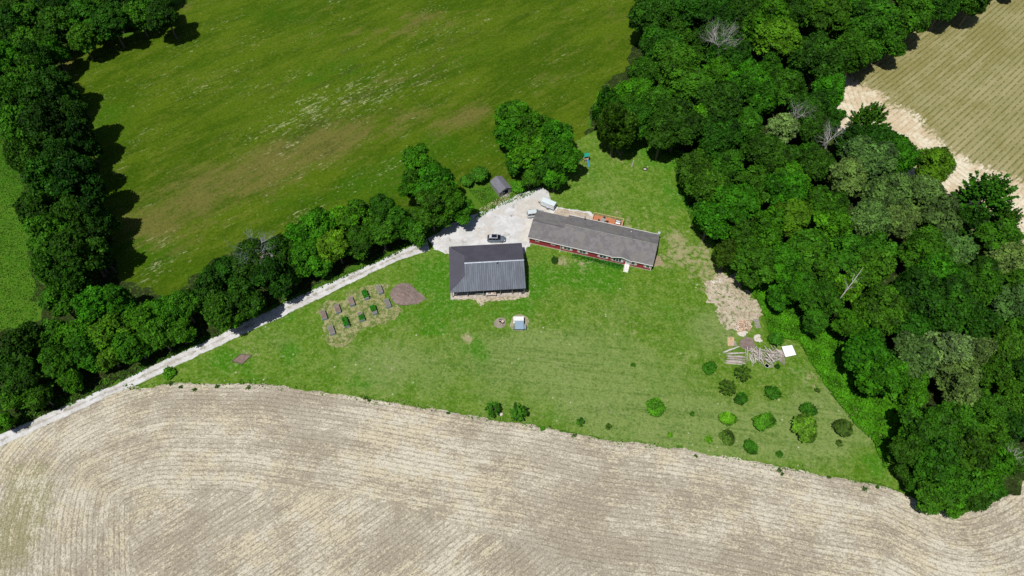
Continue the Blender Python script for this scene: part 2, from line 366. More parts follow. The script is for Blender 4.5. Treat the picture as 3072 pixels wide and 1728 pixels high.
sheet('lawn', LAWN, .02, 2.0, M_LAWN, .24, .3, 5, dict(
    pale=blobs([(1000, 930, 260, 70, .35), (1500, 960, 330, 110, .60), (1850, 1080, 330, 70, .55), (1350, 870, 200, 60, .40), (700, 860, 60, 30, .3), (1800, 830, 60, 60, .35), (1560, 480, 90, 50, .25), (1720, 1130, 300, 40, .3), (1600, 780, 160, 70, .35), (2080, 1060, 120, 90, .45), (880, 640, 30, 30, .2)]),
    lush=blobs([(1120, 720, 70, 80, .8), (1060, 690, 60, 60, .5), (1460, 690, 110, 50, .9), (1220, 790, 90, 40, .6), (1000, 790, 60, 30, .5), (1090, 830, 30, 12, .7), (1200, 880, 40, 30, .8), (560, 900, 80, 40, .6), (730, 890, 30, 40, .7), (1350, 540, 200, 30, .5), (1500, 700, 90, 30, .5), (700, 780, 120, 40, .5), (1460, 430, 90, 30, .45), (1620, 380, 60, 30, .9), (1690, 470, 40, 80, .5), (2190, 1160, 50, 40, .9), (1330, 730, 60, 60, .6), (1540, 910, 22, 14, .5), (1720, 780, 60, 80, .35), (2000, 930, 60, 30, .5), (1400, 1060, 300, 16, .3), (880, 960, 200, 16, .6), (1560, 1095, 40, 12, .6)]),
    dry=blobs([(605, 900, 45, 26, .35), (920, 830, 40, 14, .5), (1180, 850, 14, 8, 1.8), (1465, 665, 55, 14, .75), (1700, 640, 45, 25, .6), (1700, 600, 22, 50, .5), (1660, 660, 20, 14, .5), (1770, 640, 50, 60, .55), (1790, 700, 60, 40, .5), (1820, 880, 40, 14, .5), (1720, 915, 30, 12, .7), (1640, 1105, 18, 10, 1.2), (1500, 560, 40, 16, .5), (1560, 390, 25, 20, .5), (1440, 410, 30, 40, .45), (2020, 950, 60, 40, .45), (1250, 700, 12, 40, .3), (1480, 800, 160, 40, .15), (640, 880, 20, 30, .4), (1240, 500, 36, 22, 1.3), (1215, 520, 20, 14, .9), (1290, 505, 60, 14, .6), (1590, 575, 120, 9, .8, -16), (1410, 655, 14, 12, 1.2), (1570, 545, 60, 8, .6, -16), (1850, 1010, 60, 20, .2), (2190, 1060, 30, 60, .3)])))
# woodland floor under the trees, darkened in colour for the shade between crowns
WOODS_R = [(1580, -110), (2720, -110), (2610, -30), (2540, 0), (2400, 75), (2340, 85), (2270, 140), (2150, 205), (2105, 260), (2125, 300), (2230, 300), (2260, 355), (2380, 400), (2400, 470), (2480, 440), (2560, 500), (2700, 640),
           (2720, 1180), (2576, 1215), (2517, 1250), (2440, 1272), (2380, 1270), (2290, 1220), (2228, 1110), (2300, 1040), (2190, 965), (2110, 880), (1990, 800), (1890, 735), (1830, 650), (1745, 580), (1695, 480), (1690, 400),
           (1620, 340), (1580, 380), (1480, 350), (1480, 290), (1520, 220), (1570, 160), (1610, 95)]
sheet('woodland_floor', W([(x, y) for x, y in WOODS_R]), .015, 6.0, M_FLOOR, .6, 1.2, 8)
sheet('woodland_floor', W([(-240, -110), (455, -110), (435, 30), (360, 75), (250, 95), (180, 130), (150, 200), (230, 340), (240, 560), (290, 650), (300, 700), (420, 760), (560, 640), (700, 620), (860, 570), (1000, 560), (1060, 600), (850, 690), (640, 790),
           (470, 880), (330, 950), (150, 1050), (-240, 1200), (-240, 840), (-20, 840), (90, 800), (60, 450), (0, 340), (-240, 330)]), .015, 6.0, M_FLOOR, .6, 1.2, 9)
# near field: rows follow its edge, then run diagonally
EL = catmull(S([(-60, 2000), (-30, 1640), (20, 1460), (100, 1340), (200, 1262), (320, 1205), (430, 1168)] + EDGE[4:]), 5)
DIR = np.array([math.cos(R(37)), math.sin(R(37))])
fld = S(EDGE)[::-1]
left_pts = [tuple(P(-60, 1350)[:2]), (-190, 68), (-190, -80), (240, -80), (240, 100)]
NEAR = [tuple(P(3180, 1330)[:2])] + fld[1:] + left_pts
sheet('field', NEAR, .012, 1.5, M_FIELD, .18, .4, 11, dict(
    row=lambda X, Y: dist_line(EL, X, Y)[0], along=lambda X, Y: dist_line(EL, X, Y)[1],
    row2=lambda X, Y: -X * DIR[1] + Y * DIR[0], along2=lambda X, Y: X * DIR[0] + Y * DIR[1],
    sel=lambda X, Y: dist_line(EL, X, Y)[0] - 25.0 - 3 * np.sin(X * .05),
    green=blobs([(40, 1340, 90, 160, .9), (330, 1290, 160, 60, .35), (60, 1250, 60, 70, .6), (1250, 1420, 200, 60, .25), (2150, 1350, 260, 60, .3), (700, 1080, 300, 30, .15), (20, 1180, 80, 30, .5)]),
    straw=blobs([(700, 1010, 900, 22, -.75), (1500, 1110, 700, 26, -.6), (1900, 1230, 260, 60, -.1), (1800, 1170, 200, 30, .45), (1050, 1130, 260, 60, .5), (300, 1180, 200, 90, .35), (1500, 1400, 420, 50, -.75), (900, 1380, 300, 40, -.3), (2300, 1300, 200, 50, .35), (550, 1300, 200, 60, -.25), (1650, 1200, 140, 60, -.4), (2100, 1200, 200, 25, -.6), (60, 1160, 100, 30, -.9)])))
# far field beyond the woods
FARL = catmull(S([(2500, 200), (2590, 259), (2642, 273), (2683, 317), (2747, 352), (2758, 375), (2813, 424), (2851, 459), (2906, 491), (2960, 517), (3100, 560), (3250, 610)]), 4)
FE = catmull(W([(2080, 150), (2105, 260), (2160, 330), (2280, 400), (2380, 460), (2480, 540), (2620, 680), (2800, 800)]), 5)
sheet('field', W([(2060, 240), (2090, 330), (2250, 420), (2420, 560), (2600, 740), (2950, 900)]) + [(330, 120), (420, 380), (170, 380)] + W([(2500, -60), (2380, 30), (2200, 120), (2100, 200)]), .025, 2.5, M_FAR, .4, .8, 13, dict(
    row2=lambda X, Y: dist_line(FE, X, Y)[0], along2=lambda X, Y: dist_line(FE, X, Y)[1],
    row=lambda X, Y: -X * math.sin(R(39.5)) + Y * math.cos(R(39.5)) - 0.0007 * (X - 110) ** 2, along=lambda X, Y: X * math.cos(R(39)) + Y * math.sin(R(39)),
    sel=lambda X, Y: np.where(X > 98, 9.5 - np.abs(dist_line(FE, X, Y)[0]), -9.0), sel2=lambda X, Y: dist_line(FARL, X, Y)[0] * 1.0))
# gravel yard
YARD = S([(1285, 712), (1320, 690), (1363, 668), (1400, 652), (1461, 633), (1517, 603), (1573, 579), (1620, 560), (1638, 566), (1652, 598), (1668, 615), (1675, 623), (1720, 632), (1766, 638), (1779, 648), (1785, 672), (1700, 668), (1610, 660), (1590, 740),
          (1580, 742), (1572, 770), (1400, 780), (1338, 758), (1300, 750)])
sheet('driveway', YARD, .030, 2.0, M_GRAVEL, .25, .35, 15, dict(across=lambda X, Y: 9.0 + 0 * X))
# the drive: a strip with its own across coordinate
lo, up = catmull(S(DRV_LO), 10), catmull(S(DRV_UP), 10)
lo = np.vstack([lo[0] + (lo[0] - lo[10]) * 8, lo]); up = np.vstack([up[0] + (up[0] - up[10]) * 8, up])
def resample(l, n):
    d = np.r_[0, np.cumsum(np.linalg.norm(np.diff(l, axis=0), axis=1))]; t = np.linspace(0, d[-1], n)
    return np.stack([np.interp(t, d, l[:, 0]), np.interp(t, d, l[:, 1])], 1)
N = 640; lo, up = resample(lo, N), resample(up, N); jr = np.random.default_rng(4); mb = MB(); ac = []
def wav(n, k): return np.convolve(jr.normal(size=n + k), np.ones(k) / k, 'same')[:n] * math.sqrt(k)
j1, j2 = wav(N, 3) * .05 + wav(N, 9) * .07, wav(N, 3) * .05 + wav(N, 9) * .07
for i in range(N):
    d = up[i] - lo[i]; d /= np.linalg.norm(d); a = lo[i] + d * j1[i]; b = up[i] + d * j2[i]
    for t in np.linspace(0, 1, 9):
        q = a + (b - a) * t; mb.v.append((q[0], q[1], .034)); ac.append(abs(2 * t - 1))
    if i: mb.f += [((i - 1) * 9 + k, i * 9 + k, i * 9 + k + 1, (i - 1) * 9 + k + 1) for k in range(8)]
me = mb.mesh('driveway'); me.attributes.new('across', 'FLOAT', 'POINT').data.foreach_set('value', ac)
if me.polygons[0].normal.z < 0: me.flip_normals()
tag(obj('driveway', me, M_GRAVEL), kind='structure')
# garden mulch, dirt patches
def z7(x, y): return (940 + x / 7.155, 840 + y / 7.155)
sheet('path', S([z7(*q) for q in [(80, 680), (200, 570), (430, 440), (620, 400), (800, 290), (1000, 180), (1330, 60), (1560, 40), (1680, 120), (1560, 330), (1720, 520), (1900, 640), (1730, 800), (1560, 900), (1290, 1080), (1180, 1060), (950, 1210), (820, 1260), (640, 1390), (430, 1400), (350, 1260), (300, 1130), (240, 960)]]), .028, 1.5, M_MULCH, .5, .25, 21)
def zs(x, y): return (2050 + x / 3.915, 780 + y / 3.915)
sheet('dirt_ground', S([zs(*q) for q in [(190, 250), (330, 190), (350, 100), (430, 90), (520, 190), (660, 240), (750, 350), (770, 460), (870, 500), (940, 590), (930, 650), (840, 700), (620, 760), (540, 765), (430, 610), (330, 440), (240, 330)]]), .028, 1.5, M_DIRT, .75, .25, 22)
def ell(cx, cy, rx, ry, n=18): return S([(cx + rx * math.cos(2 * math.pi * i / n), cy + ry * math.sin(2 * math.pi * i / n)) for i in range(n)])
sheet('dirt_ground', S([(1672, 622), (1720, 633), (1764, 640), (1776, 650), (1780, 672), (1700, 668), (1650, 655)]), .050, 1.0, m_soil('pale_yard_dirt', (.42, .35, .27), (.50, .43, .34), (.60, .55, .47)), .2, .3, 28)
sheet('dirt_ground', ell(2243, 1030, 23, 20), .028, 1.0, M_PILE, .2, .3, 23)
sheet('dirt_ground', ell(1968, 783, 19, 17), .028, 1.0, m_soil('worn_earth', (.27, .22, .13), (.33, .27, .17), (.38, .32, .22)), .2, .3, 24)
sheet('dirt_ground', ell(1500, 968, 17, 15), .028, 1.0, m_soil('ashy_earth', (.24, .21, .16), (.31, .28, .22), (.4, .37, .3)), .2, .25, 25)
sheet('dirt_ground', ell(1560, 971, 27, 27), .028, 1.0, m_soil('packed_earth', (.27, .25, .15), (.36, .34, .23), (.42, .40, .29)), .15, .25, 26)
sheet('dirt_ground', S([(1352, 880), (1375, 902), (1425, 900), (1440, 915), (1450, 905), (1500, 904), (1590, 892), (1592, 872), (1500, 860), (1400, 862)]), .024, 1.5, M_DIRT, .25, .3, 27)
# ================================================================== buildings
M_SHINGLE = NT('grey_shingles'); _n = M_SHINGLE; _a = _n.noise(.7, 5, .7); _b = _n.noise(6, 3, .8)
_c = _n.mix(_n.step(_a, .42, .58), (.142, .134, .138), (.188, .178, .182)); _c = _n.mix(_n.math('MULTIPLY', _n.step(_b, .5, .62), .35), _c, (.27, .27, .28))
_c = _n.mix(_n.math('MULTIPLY', _n.step(_n.noise(.35, 4), .50, .60), .5), _c, (.19, .185, .165)); _n.bump(_b, .4, .03); M_SHINGLE = _n.col(_c)
def siding():
    n = NT('red_siding'); z = n.t.nodes.new('ShaderNodeSeparateXYZ'); n.t.links.new(n.tc, z.inputs[0])
    s_ = n.math('FRACT', n.math('MULTIPLY', z.outputs[2], 6.0)); c = n.mix(n.step(n.noise(1.2, 4), .3, .7), (.33, .048, .056), (.39, .066, .072))
    c = n.mix(n.math('MULTIPLY', n.step(s_, .16, .0), .5), c, (.08, .01, .012)); n.bump(s_, .4, .02); return n.col(c)
M_RED = siding()
M_WHITE = plain('white_paint', (.82, .82, .81), .5, 0, .05)
M_SHUT = plain('pale_shutter', (.62, .55, .55), .6, 0, .08)
M_TAN = plain('tan_block', (.52, .42, .34), .9, 0, .15)
M_GLASS = plain('window_glass', (.02, .025, .035), .08, 0, .2, 1, .6)
M_GLASSB = plain('car_glass', (.012, .014, .025), .06, 0, .1, 1, .6)
M_DARK = plain('black_metal', (.02, .02, .022), .5)
M_STEEL = plain('galvanised_steel', (.45, .46, .47), .35, .8, .1)
M_RIB = plain('ribbed_steel', (.165, .195, .245), .50, .2, .12, .5, .4)
def ribbed(name, c, dark):
    n = NT(name); n.b.inputs['Roughness'].default_value = .5; n.b.inputs['Metallic'].default_value = .15
    tc = n.t.nodes.new('ShaderNodeTexCoord').outputs['Object']; sp = n.t.nodes.new('ShaderNodeSeparateXYZ'); n.t.links.new(tc, sp.inputs[0])
    wv = n.math('SINE', n.math('MULTIPLY', sp.outputs[0], 2 * math.pi / .52)); st = n.noise(.6, 5, .75, n.mapv((0, 0, 0), (3.0, .25, 1), tc)); sh = n.noise(.35, 4, .7, tc)
    k = n.mix(n.step(st, .42, .58), tuple(x * .82 for x in c), tuple(x * 1.15 for x in c)); k = n.mix(n.math('MULTIPLY', n.step(wv, .0, .95), .70), k, dark); k = n.mix(n.math('MULTIPLY', n.step(sh, .5, .65), .25), k, tuple(x * .7 for x in c))  # dark stripes paint the shadows of the ribs into the steel colour
    return n.col(k)
M_RIB = ribbed('ribbed_steel', (.138, .155, .185), (.078, .088, .11))
M_ROOF_SHADED = plain('shaded_roof_steel', (.088, .086, .108), .6, .1, .10, .4)  # copy of the roof steel, rear slope's shade put into its colour
M_WOODG = plain('weathered_wood', (.34, .31, .28), .9, 0, .25, 3)
M_WOODD = plain('dark_wood', (.13, .10, .08), .9, 0, .25, 3)
M_DECK = plain('orange_deck_stain', (.50, .20, .10), .75, 0, .15, 4)
M_PALE = plain('pale_timber', (.60, .42, .27), .85, 0, .2, 4)
M_TIRE = plain('tyre_rubber', (.02, .02, .02), .9)
def frame_at(B_, u):
    ang = math.atan2(u.y, u.x); Mi = (Matrix.Translation((B_.x, B_.y, 0)) @ Matrix.Rotation(ang, 4, 'Z')).inverted(); return ang, lambda p: Mi @ p
def z5(x, y, z=0.0): return P(1560 + x / 5.574, 570 + y / 5.574, z)
HB, HC = z5(130, 790, 2.8), z5(2225, 1265, 2.8); HA, HL = frame_at(HB, HC - HB)
house = thing('house', 'long red-sided single-storey house with grey shingle roof and attached garage', 'house', (HB.x, HB.y, 0), HA)
def wall_box(x0, x1, y0, y1, z0, z1): return MB().box(x0, x1, y0, y1, z0, z1)
def gable(x0, x1, y0, y1, ym, z0, ze, zp):
    m = MB(); pr = [(y0, z0), (y1, z0), (y1, ze), (ym, zp), (y0, ze)]
    m.add([(x0, y, z) for y, z in pr] + [(x1, y, z) for y, z in pr], [(4, 3, 2, 1, 0), (5, 6, 7, 8, 9)] + [(i, (i + 1) % 5, 5 + (i + 1) % 5, 5 + i) for i in range(5)]); return m
w1 = gable(.35, 8.55, .35, 9.15, 4.6, .30, 2.72, 4.0); obj('garage_wall', w1, M_RED, house)
w2 = gable(8.56, 31.9, .32, 9.8, 5.1, .30, 2.76, 4.72); obj('wall', w2, M_RED, house)
obj('foundation', MB().box(.33, 31.92, .30, 9.1, 0, .30), M_TAN, house)
def slope(x0, x1, ya, za, yb, zb, t=.16): return MB().plate([(x0, ya, za), (x1, ya, za), (x1, yb, zb), (x0, yb, zb)], t)
rf = MB(); rf.plate([(0, 0, 2.8), (8.44, 0, 2.8), (8.44, 4.6, 4.2), (0, 4.6, 4.2)], .14); rf.plate([(0, 4.6, 4.2), (8.44, 4.6, 4.2), (8.44, 9.4, 2.8), (0, 9.4, 2.8)], .14)
obj('garage_roof', rf, M_SHINGLE, house)
rg = MB().box(0, 8.44, 4.5, 4.72, 4.185, 4.225); obj('garage_ridge_cap', rg, plain('dark_ridge', (.09, .09, .10), .9), house)
rm = MB(); rm.plate([(8.44, -.05, 2.82), (32.2, -.05, 2.82), (32.2, 5.1, 4.92), (8.44, 5.1, 4.92)], .16); rm.plate([(8.44, 5.1, 4.92), (32.2, 5.1, 4.92), (32.2, 10.15, 2.82), (8.44, 10.15, 2.82)], .16)
roof = obj('roof', rm, M_SHINGLE, house)
obj('ridge_cap', MB().box(8.46, 32.2, 4.95, 5.25, 4.88, 4.935), plain('pale_ridge', (.22, .22, .21), .9), roof)
pg = MB().plate([(21.6, -.25, 2.80), (24.25, -.25, 3.62), (24.25, 1.95, 3.66), (21.6, -.02, 2.86)], .12); pg.plate([(24.25, -.25, 3.62), (26.95, -.25, 2.80), (26.95, -.02, 2.86), (24.25, 1.95, 3.66)], .12)
obj('entry_gable_roof', pg, M_SHINGLE, house)
ff = MB().box(0, 8.44, -.09, -.01, 2.62, 2.78).box(8.46, 21.6, -.13, -.055, 2.64, 2.81).box(26.95, 32.2, -.13, -.055, 2.64, 2.81)
for a, b in (((21.6, 2.72), (24.25, 3.54)), ((24.25, 3.54), (26.95, 2.72))):
    ff.hexa([(a[0], -.33, a[1] - .09), (b[0], -.33, b[1] - .09), (b[0], -.26, b[1] - .09), (a[0], -.26, a[1] - .09)], [(a[0], -.33, a[1] + .09), (b[0], -.33, b[1] + .09), (b[0], -.26, b[1] + .09), (a[0], -.26, a[1] + .09)])
obj('gutter', ff, M_WHITE, house)
obj('gutter', MB().box(8.46, 32.2, 10.155, 10.26, 2.66, 2.82), M_WHITE, house)
gw = MB(); gw.add([(21.9, .1, 2.6), (26.7, .1, 2.6), (24.25, .1, 3.45), (21.9, .31, 2.6), (26.7, .31, 2.6), (24.25, .31, 3.45)], [(0, 1, 2), (5, 4, 3), (0, 3, 4, 1), (1, 4, 5, 2), (2, 5, 3, 0)]); obj('entry_gable_wall', gw, M_RED, house)
for cx, cy in ((.35, .35), (31.9, .32)):
    obj('corner_trim', MB().box(cx - .10, cx + .06, cy - .05, cy + .1, .1, 2.6), M_WHITE, house)
obj('downspout', MB().tube([(8.62, -.02, 2.6), (8.62, .2, 2.4), (8.62, .22, .25), (8.62, -.35, .08)], [.06] * 4, 6), M_WHITE, house)
def window(cx, wd, ht, zc, panes, shut=False, y=.33):
    f = obj('window', MB().box(cx - wd / 2 - .15, cx + wd / 2 + .15, y - .07, y + .02, zc - ht / 2 - .15, zc + ht / 2 + .15), M_WHITE, house)
    pw = wd / panes
    for k in range(panes):
        for h in (0, 1):
            x0 = cx - wd / 2 + k * pw
            obj('pane', MB().box(x0 + .05, x0 + pw - .05, y - .085, y - .071, zc - ht / 2 + h * ht / 2 + .03, zc - ht / 2 + (h + 1) * ht / 2 - .03), M_GLASS, f)
    if shut:
        for sx in (-1, 1):
            a = cx + sx * (wd / 2 + .35); obj('shutter', MB().box(a - .19, a + .19, y - .05, y + .01, zc - ht / 2 - .1, zc + ht / 2 + .1), M_SHUT, house)
for px, py, wd, ht, zc, pn, sh in ((285, 855, .8, .55, 1.95, 1, 0), (550, 918, .8, .55, 1.95, 1, 0), (785, 980, 1.7, 1.1, 1.65, 2, 1), (1045, 1040, 1.7, 1.1, 1.65, 2, 1), (1385, 1115, 1.7, 1.1, 1.65, 2, 1), (1625, 1165, 2.1, 1.25, 1.6, 3, 1), (1890, 1230, .9, 1.1, 1.65, 1, 1), (2135, 1285, .9, 1.0, 1.7, 1, 1)):
    q = HL(z5(px, py, zc)); window(q.x, wd, ht, zc, pn, sh, .35 if q.x < 8.5 else .32)
q = HL(z5(1800, 1215, 1.5)); dx = q.x
dr = obj('door', MB().box(dx - .55, dx + .55, .20, .34, .50, 2.62), M_WHITE, house)
obj('pane', MB().box(dx - .33, dx + .33, .185, .198, 1.1, 2.35), plain('storm_door_glass', (.45, .50, .56), .1), dr)
obj('handle', MB().box(dx + .40, dx + .45, .15, .20, 1.3, 1.5), M_DARK, dr)
obj('wall_lamp', MB().tube([(dx - .85, .31, 2.0), (dx - .85, .12, 2.0)], [.07, .12], 8), M_WHITE, house)
st = MB(); st.box(dx - .62, dx + .62, -.42, .31, 0, .50)
for k in range(5): st.box(dx - .62, dx + .62, -.42 - .27 * (k + 1), -.42 - .27 * k, 0, .50 - .095 * (k + 1))
obj('front_steps', st, plain('white_concrete', (.66, .65, .61), .8), house, bevel=.015)
# roof fittings
def pipe_on(px, py, z0, h, r, m, nm): q = HL(z5(px, py, z0)); return obj(nm, MB().tube([(q.x, q.y, z0 - .15), (q.x, q.y, z0 + h)], [r, r], 8), m, house)
fl = pipe_on(1085, 495, 3.2, .9, .12, M_DARK, 'stovepipe'); qq = HL(z5(1085, 495, 3.2)); obj('cap', MB().tube([(qq.x, qq.y, 4.1), (qq.x, qq.y, 4.28), (qq.x, qq.y, 4.34)], [.22, .2, .05], 10), M_STEEL, fl)
pipe_on(1857, 705, 3.5, .35, .10, M_WHITE, 'roof_vent'); pipe_on(1295, 1030, 3.0, .35, .08, M_STEEL, 'roof_vent'); pipe_on(1218, 555, 3.5, .18, .12, M_STEEL, 'roof_vent'); pipe_on(930, 480, 3.3, .15, .12, M_STEEL, 'roof_vent')
pipe_on(1950, 700, 3.4, .15, .1, M_STEEL, 'roof_vent'); pipe_on(2025, 720, 3.4, .15, .1, M_STEEL, 'roof_vent'); pipe_on(860, 470, 3.2, .15, .1, M_STEEL, 'roof_vent'); pipe_on(2285, 918, 4.6, .2, .12, M_DARK, 'roof_vent')
dish = thing('satellite_dish', 'pale satellite dish on the rear right roof corner of the red house', 'satellite dish', tuple(house.matrix_basis @ Vector((31.95, 10.2, 2.8))), HA)
obj('mast', MB().tube([(0, 0, 0), (0, .1, .5)], [.035, .03], 6), M_STEEL, dish)
dd = MB()
for k in range(4):
    for j in range(12):
        r0 = .11 * k; a = 2 * math.pi * j / 12; dd.v.append((r0 * math.cos(a), r0 * math.sin(a), .25 * r0 * r0 * 2))
dd.f = [(k * 12 + j, k * 12 + (j + 1) % 12, (k + 1) * 12 + (j + 1) % 12, (k + 1) * 12 + j) for k in range(3) for j in range(12)]
do = obj('reflector', dd, plain('pale_dish', (.40, .46, .48), .5), dish); do.location = (0, .1, .6); do.rotation_euler = (R(40), 0, 0); do.scale = (1.05, 1.05, 1.05)
sm = do.modifiers.new('solid', 'SOLIDIFY'); sm.thickness = .02
obj('feed_arm', MB().tube([(0, .1, .45), (0, -.35, .75)], [.02, .02], 5), M_STEEL, dish)
# garage apron slab
ap = MB().plate([(-2.35, .5, .08), (.34, .5, .08), (.34, 7.6, .08), (-2.15, 7.6, .08)], .1)
tag(obj('pavement', ap, M_CONC, None, (HB.x, HB.y, .0), HA), kind='structure')
go = MB().box(.28, .345, 1.2, 4.0, .1, 2.3).box(.28, .345, 4.7, 7.6, .1, 2.3); obj('garage_door', go, M_WHITE, house)
# deck behind the house
dk = thing('deck', 'orange-stained wooden deck with railings behind the red house', 'deck', (HB.x, HB.y, 0), HA)
def z18(x, y, z=0.0): return P(1760 + x / 18.11, 640 + y / 18.11, z)
DZ = .55
q0, q1, q2, q3 = HL(z18(300, 300, DZ)), HL(z18(380, 130, DZ)), HL(z18(1990, 370, DZ)), HL(z18(1960, 690, DZ))
dx0, dx1, dy1 = (q0.x + q1.x) / 2, (q2.x + q3.x) / 2, (q1.y + q2.y) / 2
b = MB(); y = 9.85
while y < dy1 - .05: b.box(dx0, dx1, y, y + .135, DZ - .04, DZ); y += .15
dobj = obj('floor_boards', b, M_DECK, dk); obj('rim', MB().box(dx0, dx1, 9.82, dy1, .1, DZ - .05), M_DECK, dk)
rl = MB(); 
for x in np.linspace(dx0 + .05, dx1 - .05, 8):
    obj('railing_post', MB().box(x - .05, x + .05, dy1 - .1, dy1, DZ, DZ + .95), M_PALE, dk)
rl.box(dx0, dx1, dy1 - .12, dy1 + .02, DZ + .95, DZ + 1.0).box(dx0, dx1, dy1 - .08, dy1 - .03, DZ + .15, DZ + .2)
for x in np.arange(dx0 + .1, dx1, .14): rl.box(x - .018, x + .018, dy1 - .07, dy1 - .04, DZ + .2, DZ + .95)
rl.box(dx1 - .1, dx1 + .02, 10.1, dy1 - .12, DZ + .95, DZ + 1.0).box(dx0 - .02, dx0 + .1, 10.9, dy1 - .12, DZ + .95, DZ + 1.0)
for y in np.arange(10.2, dy1 - .15, .14): rl.box(dx1 - .06, dx1 - .02, y - .018, y + .018, DZ, DZ + .95)
obj('railing', rl, M_PALE, dk)
def table_set(name, label, loc, r=.6):
    t = thing(name, label, 'table', loc, HA)
    obj('table_top', MB().tube([(0, 0, .70), (0, 0, .74)], [r, r], 20), plain('grey_glass_top', (.28, .29, .27), .35), t, bevel=.01)
    for a in range(4): obj('leg', MB().tube([(math.cos(a * 1.571 + .78) * r * .7, math.sin(a * 1.571 + .78) * r * .7, 0), (math.cos(a * 1.571 + .78) * r * .5, math.sin(a * 1.571 + .78) * r * .5, .7)], [.025, .025], 5), M_DARK, t)
Hm = Matrix.Translation((HB.x, HB.y, 0)) @ Matrix.Rotation(HA, 4, 'Z')
def onlocal(p, z): return (Hm @ Vector((p[0], p[1], z)))[:]
tq = HL(z18(890, 360, DZ + .74)); table_set('patio_table', 'round grey patio table in the middle of the orange deck', onlocal(tq, DZ), .68)
def chair(label, x, y, rz):
    t = thing('patio_chair', label, 'chair', onlocal((x, y), DZ), HA + rz, 'chairs round the patio table')
    obj('seat', MB().box(-.25, .25, -.25, .25, .42, .47), M_DARK, t, bevel=.01); obj('backrest', MB().box(-.25, .25, .22, .27, .47, .95), plain('chair_mesh', (.20, .16, .15), .8), t, bevel=.01)
    for sx in (-1, 1):
        for sy in (-1, 1): obj('leg', MB().box(sx * .22 - .02, sx * .22 + .02, sy * .22 - .02, sy * .22 + .02, 0, .42), M_DARK, t)
chair('dark patio chair on the left side of the round table', tq.x - 1.05, tq.y - .1, R(90)); chair('dark patio chair on the right side of the round table', tq.x + 1.1, tq.y + .1, R(-90))
chair('dark patio chair between the round table and the railing', tq.x + .1, tq.y + 1.05, 0)
bq = HL(z18(1700, 500, DZ + .5)); bn = thing('patio_bench', 'black patio bench with two white cushions at the deck\'s right end', 'bench', onlocal(bq, DZ), HA)
obj('frame', MB().box(-.72, .72, -.42, .42, .30, .36).box(-.75, -.68, -.42, .42, 0, .6).box(.68, .75, -.42, .42, 0, .6).box(-.72, .72, .40, .46, .3, .95), M_DARK, bn)
obj('seat_cushion', MB().box(-.62, .62, -.44, .05, .37, .50), M_WHITE, bn, bevel=.03); obj('back_cushion', MB().box(-.6, .6, .18, .36, .5, .88), M_WHITE, bn, bevel=.03)

# ------------------------------------------------------------------ barn
def z6(x, y, z=0.0): return P(1300 + x / 6.59, 700 + y / 6.59, z)
BO = Vector((-14.953, 90.83, 0)); BA = R(3.793); Bm = Matrix.Translation(BO) @ Matrix.Rotation(BA, 4, 'Z'); Bi = Bm.inverted()
barn = thing('barn', 'open-fronted pole barn with ribbed blue-grey metal roof and hipped left wing', 'barn', BO, BA)
L_, D_, ZE, ZR, YR, XH = 18.35, 13.9, 3.4, 5.75, 6.85, 3.85
def zf_(y): return ZE + (ZR - ZE) * (y / YR)
def zr_(y): return ZE + (ZR - ZE) * ((D_ - y) / (D_ - YR))
ZT = ZE + 1.32; y1 = YR * (ZT - ZE) / (ZR - ZE); y2 = D_ - (D_ - YR) * (ZT - ZE) / (ZR - ZE)
fr = MB().plate([(0.06, 0, ZE), (L_, 0, ZE), (L_, YR, ZR), (XH, YR, ZR), (XH, y1, ZT)], .07)
x = .45
sl_ = (ZR - ZE) / YR
while x < L_:
    yt = YR if x >= XH else y1 * x / XH
    n_ = .035; fr.hexa([(x - .035, .02, ZE + sl_ * .02 - .02), (x + .035, .02, ZE + sl_ * .02 - .02), (x + .035, yt, zf_(yt) - .02), (x - .035, yt, zf_(yt) - .02)], [(x - .02, .02, ZE + .045), (x + .02, .02, ZE + .045), (x + .02, yt, zf_(yt) + .045), (x - .02, yt, zf_(yt) + .045)])
    x += .46
obj('front_roof', fr, M_RIB, barn, label='sunlit ribbed blue-grey metal roof slope facing the lawn')
rr = MB().plate([(XH, YR + .005, ZR), (L_, YR + .005, ZR), (L_, D_, ZE), (0.06, D_, ZE), (XH, y2, ZT)], .07)
x = .45
while x < L_:
    yb = YR if x >= XH else D_ - (D_ - y2) * x / XH
    rr.hexa([(x - .03, yb + .02, zr_(yb) - .02), (x + .03, yb + .02, zr_(yb) - .02), (x + .03, D_ - .02, ZE - .01), (x - .03, D_ - .02, ZE - .01)], [(x - .015, yb + .02, zr_(yb) + .03), (x + .015, yb + .02, zr_(yb) + .03), (x + .015, D_ - .02, ZE + .035), (x - .015, D_ - .02, ZE + .035)]); x += .46
obj('rear_roof', rr, M_ROOF_SHADED, barn)
wg = MB().plate([(0, .06, ZE - .005), (XH - .01, y1 + .03, ZT - .005), (XH - .01, y2 - .03, ZT - .005), (0, D_ - .06, ZE - .005)], .07)
obj('wing_roof', wg, plain('shaded_wing_steel', (.092, .090, .112), .6, .1, .06, .4), barn)  # wing's dimmer light painted in as a darker copy of the roof steel
obj('gable_wall', MB().add([(XH + .02, y1, ZT - .1), (XH + .02, y2, ZT - .1), (XH + .02, YR, ZR - .08), (XH + .12, y1, ZT - .1), (XH + .12, y2, ZT - .1), (XH + .12, YR, ZR - .08)], [(0, 2, 1), (3, 4, 5), (0, 1, 4, 3), (1, 2, 5, 4), (2, 0, 3, 5)]), M_ROOF_SHADED, barn)
